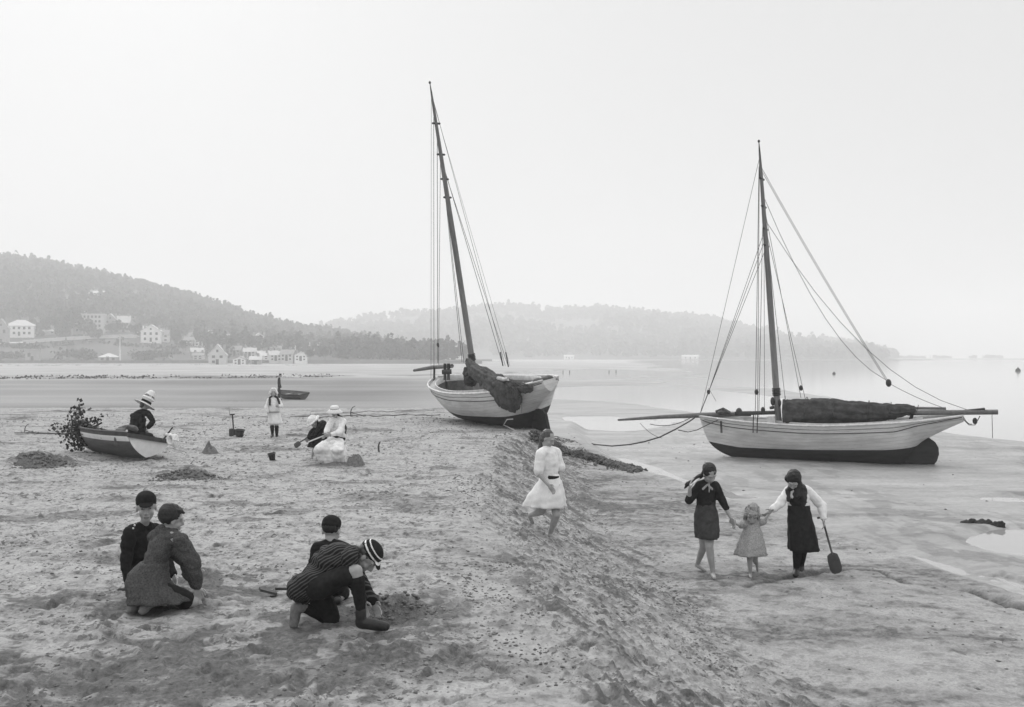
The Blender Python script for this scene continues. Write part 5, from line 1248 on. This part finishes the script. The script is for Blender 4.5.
# 7 -- small child bending
f = Fig('small child in a dark frock and floppy white hat bending over a spade', 311, 459.5, .86, group=G4)
f.pose((-.55, -.3, -.75), (-.35, -.75, -.6), (-.5, -.1, .8), head=(313.6, 422.5, -.05), neck=(318.5, 424.5, 0), chest=(320.5, 427, .02), belly=(321.5, 431, .06), pelvis=(320, 436, .1),
       shR=(316.5, 427, .16), shL=(321, 424.5, -.15), elR=(311.5, 432, .16), wrR=(309, 437.5, .05), elL=(315, 433.5, -.2), wrL=(308.5, 438, -.15), hipR=(318.5, 438, .18), hipL=(320, 438, .0),
       knR=(317, 447.5, .15), knL=(314.5, 448, -.05), anR=(317, 456.5, .2), anL=(312.2, 456.5, -.02), toR=(314, 459.2, .15), toL=(308.8, 459.4, -.1))
f.body(1.0).hair(hair_d, ex=.95).top(serge, 'frock', .98, .02, wr=.01, extra=[((322.5, 424, .0), .09, (321, 431, .05), .13)]).skirt([(321, 430, .05, .14, .13), (318.5, 438, .06, .18, .17), (315.8, 447, .04, .17, .17)], serge, 'skirt', 9, .10)
mb = MB(); mb.ell(f.w(0, -.02, .07), (.115, .12, .085), f.B, 18, 12); mb.ell(f.w(0, -.02, .03), (.165, .17, .024), f.B, 20, 8)
blob('sun_hat', mb, cotton, f.e, .010, 2, .02, 22)
f.shoes(skin_m) if False else None
# 8 -- big girl squatting in white
f = Fig('girl in a white blouse and long white skirt crouching, sun hat and dark belt', 336, 463.5, 1.05, group=G4)
f.pose((-.3, -.9, -.1), (.05, -.96, -.12), (0, -.1, .99), head=(334.6, 411.6, -.02), neck=(336.5, 419, .02), chest=(338.5, 426, .04), belly=(339.5, 433, .06), pelvis=(339.5, 441, .08),
       shR=(331.8, 421, -.02), shL=(343.2, 421.2, .06), elR=(327.5, 429, -.12), wrR=(325.5, 433.8, -.25), elL=(339.5, 432.5, -.2), wrL=(331, 434.6, -.3), hipR=(336, 443, 0), hipL=(342, 443, .05),
       knR=(319, 449, -.3), knL=(337, 450, -.42), anR=(325, 460.5, -.05), anL=(338, 461, -.1), toR=(322, 463, -.2), toL=(333, 463.4, -.3))
f.body(1.05).hair(hair_d, ex=.95, long=[((.02, -.08, -.04), .04, (342, 419, .06), .042), ((342, 419, .06), .042, (345.2, 427, .04), .036), ((345.2, 427, .04), .036, (345.4, 433, .03), .02)])
f.hat(straw_m, .158, .075, .086, band=(.0, .022, print_c), drop=.055, off=(0, -.005, .045))
f.top(cotton, 'blouse', .9, .022, wr=.014)
MB().lathe(f.p((337.8, 437.5, .02)), [(.150, -.055), (.165, 0), (.155, .05)], 26, basis((0, 1, 0), (.35, -.2, 1))).build('belt', serge, f.e)
mb = MB()
for a in [((338, 441, .04), .15, (337, 455, -.05), .21), ((337, 441, .0), .14, (319, 449.5, -.28), .125), ((319, 449.5, -.28), .12, (322, 460, -.22), .08), ((338, 443, 0), .15, (337, 450.5, -.42), .135), ((337, 450.5, -.42), .13, (338, 461.5, -.33), .09), ((345, 448, .1), .06, (343, 461.5, .0), .05), ((330, 452, -.2), .13, (330, 461, -.15), .10), ((341, 452, -.05), .14, (341, 461, -.05), .08), ((328, 449, -.25), .12, (328, 460, -.24), .11), ((333, 446, -.25), .13, (333, 461, -.28), .12), ((325, 447, -.27), .10, (322, 459, -.24), .09), ((338, 455, -.2), .15, (338, 462, -.2), .11)]: mb.cap(f.p(a[0]), a[1], f.p(a[2]), a[3])
blob('skirt', mb, cotton, f.e, .012, 4, .030, 9)
f.shoes(shoe_m)
# 9 -- figure far back by the dark boat
f = Fig('distant figure in a dark suit and cap standing by the far dark rowing boat', 280, 399.8, .95, 'person', vox=.011)
k9 = f.k
f.pose((1, .2, 0), (1, .1, -.1), (.05, 0, 1), head=(280.4, 375.2, 0), neck=(279.3, 378, 0), chest=(279, 381.5, 0), belly=(278.8, 384.5, 0), pelvis=(279, 387.5, 0), shR=(278.6, 379.4, -.16), shL=(279.6, 379.4, .16), elR=(278.4, 384, -.2), wrR=(280.2, 387.4, -.2), elL=(280, 384, .2), wrL=(281, 387.4, .2),
       hipR=(279, 388.5, -.08), hipL=(279, 388.5, .08), knR=(279.8, 393.5, -.08), knL=(278.7, 393.5, .08), anR=(279.6, 398.4, -.08), anL=(278.2, 398.4, .08), toR=(281.5, 399.4, -.08), toL=(280, 399.4, .08))
f.body(1.0, hands=False).cap(navy).top(navy, 'jacket', 1.0, .025).shorts(serge, 1.0, name='trousers').socks(serge, 1.0, .02, name='trouser_leg').shoes(shoe_m)
# 10 -- running girl
f = Fig('barefoot girl in a white frock running down the sand bank below the canted boat', 556, 541, 1.10)
f.pose((.72, -.65, -.1), (.8, -.35, -.45), (.25, -.1, .95), head=(547.8, 438.5, 0), neck=(547.3, 450, 0), chest=(549, 459, 0), belly=(550, 471, 0), pelvis=(550, 484, 0),
       shR=(540.8, 454, -.13), shL=(556, 453, .13), elR=(538.3, 473, -.18), wrR=(548.5, 485, -.26), elL=(561, 469, .08), wrL=(559, 483, -.02), hipR=(547, 489, -.05), hipL=(553, 489, .06),
       knL=(556.5, 515, -.12), anL=(550.3, 533, .02), toL=(558, 541, -.08), knR=(542, 511, -.02), anR=(530, 515, .35), toR=(533, 523, .42))
f.body(1.05).hair(hair_b, ex=1.0, long=[((0, -.07, .0), .05, (541.5, 446, .05), .04), ((541.5, 446, .05), .04, (538.5, 452, .08), .025)])
f.top(cotton, 'blouse', .45, .026, wr=.008, sm=6)
f.skirt([(550.2, 474, 0, .120, .10), (550, 482, 0, .165, .145), (546.5, 496, .0, .25, .21), (545, 506.5, .02, .285, .24)], cotton, 'skirt', 8, .13, seed=1)
MB().lathe(f.p((550.2, 476.5, 0)), [(.125, -.025), (.134, 0), (.128, .025)], 24, basis((0, 1, 0), (.1, -.1, 1))).build('belt', serge, f.e)
# 11 -- girl at the left of the walking three
G3 = 'three girls walking hand in hand'
f = Fig('barefoot older girl in a dark frock with a braid, holding the toddler by one hand', 711, 577, 1.04, group=G3)
f.pose((.15, -1, -.05), (.35, -.80, -.62), (.12, -.62, .8), head=(709.6, 473.5, -.06), neck=(707.3, 483.5, 0), chest=(706.4, 491, 0), belly=(705.8, 501, 0), pelvis=(706.2, 512, 0),
       shR=(699, 486, 0), shL=(715.2, 486, 0), elR=(689, 500.5, -.06), wrR=(689.8, 489, -.16), elL=(723.6, 503.5, -.05), wrL=(730.6, 517.5, -.10), tiR=(691, 480, -.15), hipR=(702.4, 516, 0), hipL=(710, 516, 0),
       knL=(709.2, 546, -.16), anL=(712.8, 572, -.10), toL=(714.6, 578, -.26), knR=(703.6, 546, .10), anR=(698, 562.5, .36), toR=(705, 570.5, .32), heR=(696.8, 565, .38))
f.body(1.08).hair(hair_d, ex=1.08, long=[((-.05, -.06, .0), .040, (700.5, 476, .0), .032), ((700.5, 476, .0), .032, (694, 479.5, -.08), .026), ((694, 479.5, -.08), .026, (687, 484.5, -.14), .030), ((687, 484.5, -.14), .030, (685, 488, -.15), .014)])
f.top(serge, 'bodice', .66, .016, wr=.010)
f.skirt([(705.8, 500, 0, .115, .088), (705.9, 504, 0, .118, .092), (706.3, 515, -.02, .155, .145), (707, 530, -.05, .160, .175), (707.2, 537.5, -.05, .150, .185)], serge_g, 'skirt', 8, .07, seed=2)
mb = MB()
for q in (-1, 1): mb.cap(f.p((707.5, 484.5, -.07)), .012, f.p((707.5 + 4.5 * q, 489, -.10)), .016)
mb.cap(f.p((709.2, 492, -.115)), .008, f.p((709.2, 483, -.07)), .010); blob('collar', mb, print_c, f.e, .006, 1)
MB().tube([f.p((690.5, 485.5, -.20)), f.p((699, 478.5, -.05))], .014, 6).build('ribbon', band_m, f.e)
# 12 -- toddler
f = Fig('fair haired toddler in a pale frock between the two bigger girls', 750.5, 577, .70, group=G3, vox=.0055)
f.pose((-.1, -1, 0), (-.15, -.85, -.45), (0, -.42, .9), head=(752, 514.5, -.03), neck=(752.4, 521, 0), chest=(752.4, 527, 0), belly=(752, 535, 0), pelvis=(752, 543, 0),
       shR=(746.8, 523, 0), shL=(758.2, 523, 0), elR=(740.5, 525.5, -.03), wrR=(735.6, 523.6, -.06), elL=(764, 521.5, -.03), wrL=(768.6, 514.6, -.06), hipR=(749.6, 546, 0), hipL=(754.8, 546, 0),
       knR=(749.8, 561, -.07), anR=(750.2, 573, -.04), toR=(750.8, 577.4, -.16), knL=(755, 560, .06), anL=(757, 565, .26), toL=(757.5, 571, .28))
f.body(1.12).hair(hair_f, ex=1.06, wr=.014, long=[((-.07, .01, -.0), .03, (-.075, .0, -.08), .022), ((.07, .01, 0), .03, (.075, .0, -.08), .022), ((-.03, .07, .05), .02, (.03, .07, .05), .02)])
f.top(print_c, 'bodice', .42, .020, wr=.012)
f.skirt([(752.4, 524, 0, .085, .07), (752, 531, 0, .125, .11), (751, 545, .0, .185, .165), (750.6, 554.5, .0, .215, .19)], print_c, 'frock', 11, .10, seed=4)
# 13 -- girl with the spade
f = Fig('long haired girl in a dark pinafore and white blouse walking with a spade', 796, 574, 1.04, group=G3)
f.pose((-.12, -1, -.05), (-.22, -.70, -.72), (0, -.68, .73), head=(793.2, 480.5, -.08), neck=(797.2, 488, 0), chest=(798, 497, 0), belly=(798.6, 508, 0), pelvis=(799.6, 519, 0),
       shR=(789, 490.5, 0), shL=(807.6, 490.5, 0), elR=(780.5, 503, -.06), wrR=(772.2, 510, -.08), elL=(822, 505.5, .02), wrL=(823.4, 518.5, -.06), hipR=(796, 523, 0), hipL=(803, 523, 0),
       knR=(797.2, 550, -.08), anR=(796.4, 569, 0), toR=(795.4, 575, -.15), knL=(802.6, 550, .08), anL=(801, 565, .32), toL=(800, 571, .24))
f.body(1.08).hair(hair_d, ex=1.12, long=[((-.06, -.02, .0), .045, (787.6, 491, -.05), .040), ((787.6, 491, -.05), .04, (788.5, 500, -.10), .025), ((.06, -.02, .0), .05, (803, 489, -.04), .055), ((803, 489, -.04), .055, (803.5, 500, -.09), .045), ((803.5, 500, -.09), .045, (803, 508, -.10), .02), ((798, 484, -.02), .06, (797, 496, -.08), .05)])
f.top(cotton, 'blouse', .97, .018, wr=.012)
mb = MB(); J = f.J
mb.cap(J['belly'], .130, J['chest'], .142, (f.f, .76)); mb.cap(J['chest'], .140, J['neck'], .06, (f.f, .76)); mb.cap(J['neck'], .062, J['neck'].lerp(J['shR'], .75), .062); mb.cap(J['neck'], .062, J['neck'].lerp(J['shL'], .6), .06)
blob('pinafore_bodice', mb, serge, f.e, .008, 3, .008, 13)
f.skirt([(798.6, 505, 0, .142, .115), (799.2, 514, 0, .155, .13), (802, 533, .0, .185, .165), (803.8, 550, .0, .208, .18)], serge, 'pinafore_skirt', 9, .08, seed=3)
f.socks(sock_m, 1.0, name='stocking').shoes(shoe_m)
# people on the hill road
for px_, py_, m_, lb in [(84, 338.2, cotton, 'tiny distant figure in white on the hill road'), (66, 340.8, navy, 'tiny distant dark figure on the hill road left of the white one')]:
    c = hit(px_, py_, 400, 800, allz); c.z += .3; f = Fig(lb, 0, 0, 1.2, 'person', 'people on the hill road', base=c, vox=.03); k = f.k
    q = lambda dx, z, dy=0: c + V((dx, dy, z))
    f.pose((0, -1, 0), (0, -1, 0), (0, 0, 1), head=q(0, 1.52), neck=q(0, 1.36), chest=q(0, 1.2), belly=q(0, 1.02), pelvis=q(0, .85), shR=q(-.17, 1.3), shL=q(.17, 1.3), elR=q(-.24, 1.02), wrR=q(-.22, .8), elL=q(.24, 1.02), wrL=q(.22, .8),
           hipR=q(-.09, .8), hipL=q(.09, .8), knR=q(-.1, .45), knL=q(.1, .45), anR=q(-.1, .08), anL=q(.1, .08), toR=q(-.1, .04, -.16), toL=q(.1, .04, -.16))
    f.body(1.05, hands=False); f.vox = .02
    mb = MB(); mb.cap(q(0, 1.3), .2, q(0, .35), .32); blob('coat', mb, m_, f.e, .03, 2, .02, 6)
    mb = MB(); mb.ell(q(0, 1.64), (.14, .14, .09)); blob('hat', mb, m_, f.e, .02, 1)

# ------------------------------------------------------------------ small things on the sand
def spade(label, a, b_, tip, Ya, Yb_, w=.15, tee=True, grp=None, hr=.014, wood=None):
    A, B_, T = P2(*a, Ya), P2(*b_, Yb_), P2(*tip, Yb_ - .02); e = empty('spade', T, label, 'spade', grp)
    s_ = MB().tube([A, B_], [hr * .9, hr], 8); d = (B_ - A).normalized(); x = V((0, 1, 0)) if abs(d.x) > .6 else V((1, 0, 0)); x = (x - d * x.dot(d)).normalized()
    s_.build('shaft', wood or dark_w, e)
    if tee: MB().tube([A - x * w * .4, A + x * w * .4], hr, 8).build('handle', wood or dark_w, e)
    L = (T - B_).length; dd = (T - B_).normalized(); x2 = (x - dd * x.dot(dd)).normalized(); n_ = dd.cross(x2); rows = []
    for t, ww in ((-.12, .25), (0, .85), (.3, 1), (.75, 1), (.95, .8), (1.02, .45)): rows.append([B_ + dd * L * t + x2 * (w / 2 * ww * s2) + n_ * (.012 * (1 - s2 * s2) - .006 + o_) for o_ in (0,) for s2 in np.linspace(-1, 1, 7)])
    g = np.array(rows); g2 = g - np.array(n_) * .008
    MB().grid(g).grid(g2, flip=True).build('blade', iron, e); return e
GS = 'sand spades'
spade('long wooden spade carried by the girl in the pinafore, blade on the sand', (822, 517), (832.5, 555), (837.5, 573), 13.15, 13.05, .16, grp=GS)
Yk = hit(311, 459.5).y
spade('spade held by the small bending child, dark blade in the sand', (309.3, 436), (299.5, 442.6), (294.5, 446.2), Yk - .12, Yk - .35, .14, False, GS)
c = hit(234, 436); spade('upright spade with a T handle stuck in the sand beside the bucket', (232.4, 414.5), (233.6, 430), (234, 437.3), c.y, c.y, .16, True, GS, .022)
c2 = hit(231, 436.5); spade('thin upright stick handled spade left of the T handled one', (229, 407.5), (231, 429), (231.3, 437.2), c2.y, c2.y, .13, False, GS, .012, pole_m)
Ye = hit(327, 463).y; e = empty('stick', P2(308.5, 442, Ye - .3), 'pale stick held out by the crouching girl in white', 'stick')
MB().tube([P2(308.2, 442, Ye - .45), P2(330, 433.2, Ye - .28)], .014, 6).build('shaft', pole_m, e)
c = hit(268, 595); e = empty('spade', c, 'small dark wooden spade lying on the sand behind the boy in the blazer', 'spade', GS)
MB().box(c + V((0, 0, .035)), (.16, .11, .022), .35, M=Euler((0, .32, 0)).to_matrix()).build('blade', dark_w, e, smooth=False)
MB().tube([c + V((.06, .03, .05)), c + V((.30, .14, .02))], .013, 6).build('shaft', dark_w, e)
def bucket(label, px, py, r, h, tilt, m, Y=None):
    c = hit(px, py); e = empty('bucket', c, label, 'bucket', 'toy buckets'); M = Euler((tilt[0], tilt[1], 0)).to_matrix()
    MB().lathe(c + V((0, 0, .01)), [(.002, 0), (r * .72, 0), (r * .8, h * .5), (r, h), (r * 1.06, h), (r * 1.06, h * .95), (r * .94, h * .97), (r * .7, .03), (.002, .03)], 22, M).build('pail', m, e)
    MB().tube([c + V((0, 0, .01)) + M @ V((r * cos(a), -r * .3 * sin(a), h + r * .5 * sin(a) * -1)) for a in np.linspace(0, pi, 12)], .006, 5).build('handle', iron, e)
bucket('dark tin bucket standing beside the upright spades', 239.5, 437, .135, .20, (.1, .12), iron)
bucket('small dark pail on the turned sand near the crouching girl', 272.5, 461, .085, .16, (.15, -.1), shoe_m)
def heap(name, label, px, py, rx, ry, h, m, seed, grp=None, pw=1.0, rough=.8):
    c = hit(px, py); e = MB(); n = 26; k = 48; g = []
    for i in range(n):
        t = i / (n - 1); row = []
        for j in range(k):
            a = 2 * pi * j / k; w = 1 + .16 * float(fbm(np.array([cos(a) * 2 + seed]), np.array([sin(a) * 2]), seed, 3)[0])
            x, y = c.x + rx * w * t * cos(a), c.y + ry * w * t * sin(a)
            z = gz(x, y) - .04 * t + h * (1 - t ** (pw * 1.35)) ** 1.5 * (1 + rough * float(fbm(np.array([x * 6]), np.array([y * 6]), seed + 4, 4)[0])) + .03 * h / .2 * float(fbm(np.array([x * 22]), np.array([y * 22]), seed + 9, 2)[0]) * (1 - t)
            row.append((x, y, z))
        g.append(row)
    e.grid(np.array(g), wrap=True, flip=True); rh = np.random.default_rng(seed)
    if name == 'sand_heap':
        for i in range(int(500 * rx)):
            t, a = rh.random() ** .6 * 1.25, rh.random() * 2 * pi; x, y = c.x + rx * t * cos(a), c.y + ry * t * sin(a)
            z = gz(x, y) + h * max(0, 1 - t ** (pw * 1.35)) ** 1.5 * (1 + rough * float(fbm(np.array([x * 6]), np.array([y * 6]), seed + 4, 4)[0])) + .005
            r = rh.uniform(.006, .022) * (.7 + rx); e.ell((x, y, z), (r * 1.2, r, r * .8), None, 6, 4)
    o = e.build(name, m, None)
    return tag(o, label, 'sand heap', grp)
dampsand = mat('damp sand', .15, rough=.95, scale=22, var=.45, bump=.9, bscale=70, bdist=.02)
heap('sand_castle', 'smooth conical sand castle in front of the crouching girl in white', 355, 467, .25, .25, .30, dampsand, 5, 'sand heaps dug by the children', 1.6)
heap('sand_castle', 'low pointed sand castle left of the upright spades', 210, 453, .24, .24, .24, dampsand, 8, 'sand heaps dug by the children', 1.1)
heap('sand_heap', 'low broad heap of dark sand left in front of the rowing boat', 40, 466, .72, .4, .24, dampsand, 12, 'sand heaps dug by the children', 1.5)
heap('sand_heap', 'flat crumbly heap of dark sand behind the boys, right of the rowing boat', 186, 479, .72, .35, .15, dampsand, 17, 'sand heaps dug by the children', 1.4)
heap('sand_heap', 'fresh dark heap of dug sand in front of the boy in the striped blazer', 395, 610, .33, .27, .17, dampsand, 21, 'sand heaps dug by the children', 1.5)
# anchors
def anchor(label, c, s, lean, ang, arm=True):
    e = empty('anchor', c, label, 'anchor', 'anchors lying on the sand'); R = Euler((0, 0, ang)).to_matrix()
    q = lambda x, y, z: c + R @ V((x * s, y * s, z * s))
    MB().tube([q(0, 0, .28), q(.5, .02, .16), q(1.1, .05, .04)], [.032 * s, .028 * s, .022 * s], 7).build('shank', iron, e)
    MB().tube([q(.28, .0, .78), q(.10, 0, .66), q(.0, 0, .45), q(-.03, 0, .25), q(.0, 0, .0), q(.1, 0, -.12)], [.02 * s, .03 * s, .036 * s, .036 * s, .03 * s, .02 * s], 8).build('arms', iron, e)
    m_ = MB(); m_.box(q(.26, 0, .76), (.16 * s, .14 * s, .02 * s), 0, M=Euler((0, -.6, ang)).to_matrix()); m_.build('fluke', iron, e)
    MB().tube([q(1.0, -.4, .03), q(1.02, .45, .10)], .022 * s, 6).build('stock', iron, e)
anchor('rusty anchor with one fluke in the air, behind the girl in white', hit(351, 416.5) , .50, 0, .0)
anchor('small anchor lying on the sand left of the leafy branch', hit(25, 433.5), .34, 0, -.1)
e = empty('oar', hit(46, 434.5), 'thin oar lying on the sand left of the leafy branch', 'oar')
a, b_ = hit(27, 434.5), hit(68, 435.5); MB().tube([a + V((0, 0, .05)), b_ + V((0, 0, .04))], [.02, .022], 6).build('shaft', dark_w, e); MB().box(a + V((-.15, 0, .05)), (.4, .11, .02)).build('blade', dark_w, e, smooth=False)
# mooring chain along the sand, short stake, ropes
def ground_line(pts, r, name, m, label, cat, n=60):
    P = [hit(*p) for p in pts]; out = []
    for i in range(n + 1):
        q = i / n * (len(P) - 1); j = min(int(q), len(P) - 2); p = P[j].lerp(P[j + 1], q - j); p.x += .0; p.y += .35 * sin(i * .31) + .2 * sin(i * .83 + 1); p.z = gz(p.x, p.y) + r * .7; out.append(p)
    return tag(MB().tube(out, r, 6).build(name, m, None), label, cat)
ground_line([(290, 417.5), (340, 416.5), (390, 415.6), (440, 415.0)], .018, 'mooring_chain', iron, 'dark mooring chain lying on the sand left of the canted boat', 'chain')
ground_line([(310, 412), (360, 412.3), (400, 411), (436, 410)], .011, 'mooring_rope', rope_d, 'thin mooring rope lying on the sand just behind the chain', 'rope')
e = empty('bent_stick', hit(379, 452.5), 'short bent stick standing in the sand right of the conical castle', 'stick')
Ys = hit(379, 452.5).y; MB().tube([P2(379.2, 453, Ys), P2(378.4, 447, Ys), P2(379, 444, Ys), P2(380.4, 441.5, Ys)], [.022, .02, .018, .01], 6).build('shaft', dark_w, e)
# driftwood by the pool
c0, c1 = hit(962, 521.5), hit(1003, 527.5); e = empty('driftwood', c0.lerp(c1, .5), 'knobbly dark driftwood log lying in the pool at the right', 'driftwood')
mb = MB(); n = 30
for i in range(n):
    t = i / n; p = c0.lerp(c1, t); p.z = WL + .03
    mb.cap(p + V((0, random.uniform(-.05, .05), 0)), .03 + .03 * random.random(), p + V((.05, random.uniform(-.05, .05), .03 + .05 * random.random())), .02 + .03 * random.random(), n=7)
mb.cap(V((c0.x, c0.y, WL + .02)), .04, V((c1.x, c1.y, WL + .02)), .045)
blob('trunk', mb, tar, e, .016, 1, .02, 12)
# cobble heap running down the bank beside the rudder
cob = mat('wet cobbles', .075, rough=.7, scale=6, var=.6, bump=.6, bscale=60)
mb = MB(); rg = np.random.default_rng(4)
CL = [hit(*q) for q in [(536, 441), (556, 449), (585, 458), (612, 466), (640, 471)]]
for i in range(2300):
    t = rg.random() ** 1.15; loose = rg.random() < .14; q = t * 4; j = min(int(q), 3); p = CL[j].lerp(CL[j + 1], q - j)
    wd = (.62 - .34 * t) * (2.2 if loose else 1); v_ = np.clip(rg.normal() * .45, -1, 1)
    x, y = p.x + .35 * v_ * wd + rg.normal() * .05, p.y + v_ * wd
    hh = 0 if loose else max(0, (.30 - .24 * t) * (1 - v_ * v_)) * (.8 + .5 * float(vnoise(np.array([x * 3]), np.array([y * 3]), 7)[0]))
    s_ = rg.uniform(.018, .055) * (1.5 if rg.random() < .08 else 1); mb.ell((x, y, gz(x, y) + hh * rg.random() ** .3), (s_ * rg.uniform(.7, 1.5), s_, s_ * rg.uniform(.5, .9)), Euler((rg.random() * 3, rg.random() * 3, rg.random() * 3)).to_matrix(), 7, 5)
tag(mb.build('cobbles', cob, None), kind='stuff')
# stakes and buoys far out
st_m = mat('dark stake', .03, bump=0)
for i, (a, b_, h) in enumerate([(563, 373, 2.4), (569.5, 373, 2.6), (609, 372.5, 2.2), (616, 372.3, 2.4)]):
    c = hit(a, b_, 60, 400); e = MB().tube([c - V((0, 0, .3)), c + V((.02, 0, h * c.y / F))], [.10, .07], 6).build('stake', st_m, None)
    tag(e, ['dark stake far out on the sands, first from the canted boat', 'dark stake far out, close right of the first one', 'dark stake far out, third from the canted boat', 'dark stake far out, farthest right of the four'][i], 'stake', 'stakes far out on the sands')
for a, b_, s_, lb in [(1018, 371, .3, 'dark mooring buoy on the water near the right edge'), (834, 374, .16, 'tiny buoy on the water beyond the furled sail')]:
    Yb_ = (CAMH - WL) / ((b_ - HZ) / F); c = V(((a - 512) / F * Yb_, Yb_, WL)); e = empty('buoy', c, lb, 'buoy', 'buoys on the water')
    MB().lathe(c, [(.002, -s_), (s_ * 1.6, -s_ * .6), (s_ * 2, s_ * .4), (s_ * 1.5, s_ * 1.6), (s_ * .4, s_ * 2.4), (.002, s_ * 2.5)], 14).build('float', st_m, e)
    MB().tube([c + V((0, 0, s_ * 2.4)), c + V((0, 0, s_ * 3.2))], s_ * .3, 6).build('ring', iron, e)

# crumbs of damp sand, small stones and scraps of weed strewn over the trodden sand
rg = np.random.default_rng(77); n = 46000
yy = 5.0 + 34 * rg.random(n) ** 1.35; xx = (rg.random(n) - .5) * 1.12 * yy
k = rg.random(n) < .35; xx[k] = np.interp(yy[k], CR_Y, CR_X) + rg.random(k.sum()) * 2.8 - .4
den = sst(-.12, .2, fbm(xx * .7, yy * .5, 501, 4, .6)) * .9 + .10
xe_ = np.interp(yy, ED_Y, ED_X); xc_ = np.interp(yy, CR_Y, CR_X)
den = den * np.where(xx > xe_, .03, np.where(xx > xc_ + 2.4, .25, 1.0)) * (yy < 40)
ok = rg.random(n) < den; xx, yy = xx[ok], yy[ok]; n = len(xx)
ii = np.clip(np.searchsorted(ys, yy), 1, nr - 1); jj = np.empty(n, int)
for q in range(n): jj[q] = min(max(int(np.searchsorted(XX[ii[q]], xx[q])), 1), nc - 1)
zz = np.minimum(np.minimum(ZZ[ii, jj], ZZ[ii - 1, jj - 1]), np.minimum(ZZ[ii - 1, jj], ZZ[ii, jj - 1]))
tv = np.array([[1, 0, 0], [0, 1, 0], [-1, 0, 0], [0, -1, 0], [0, 0, .7], [0, 0, -.6]], float); tf = [(0, 1, 4), (1, 2, 4), (2, 3, 4), (3, 0, 4), (1, 0, 5), (2, 1, 5), (3, 2, 5), (0, 3, 5)]
s_ = (.0035 + .008 * rg.random(n) ** 2.5) * (1 + yy / 15)
ang_ = rg.random(n) * 2 * pi; el = rg.uniform(.9, 1.9, n)
V3 = tv[None] * rg.uniform(.6, 1.4, (n, len(tv), 1)); X3 = V3[:, :, 0] * el[:, None]; Y3 = V3[:, :, 1]
P3 = np.stack([xx[:, None] + s_[:, None] * (X3 * np.cos(ang_)[:, None] - Y3 * np.sin(ang_)[:, None]), yy[:, None] + s_[:, None] * (X3 * np.sin(ang_)[:, None] + Y3 * np.cos(ang_)[:, None]), zz[:, None] + s_[:, None] * (V3[:, :, 2] + .25)], -1)
mb = MB(); mb.v = [P3.reshape(-1, 3)]; nv = len(tv); mb.f = [tuple(a + q * nv for a in t) for q in range(n) for t in tf]; mb.m = [0] * len(mb.f)
tag(mb.build('sand_crumbs', mat('damp sand crumbs', .17, rough=.95, scale=1.5, var=.7, bump=0), None), kind='stuff')
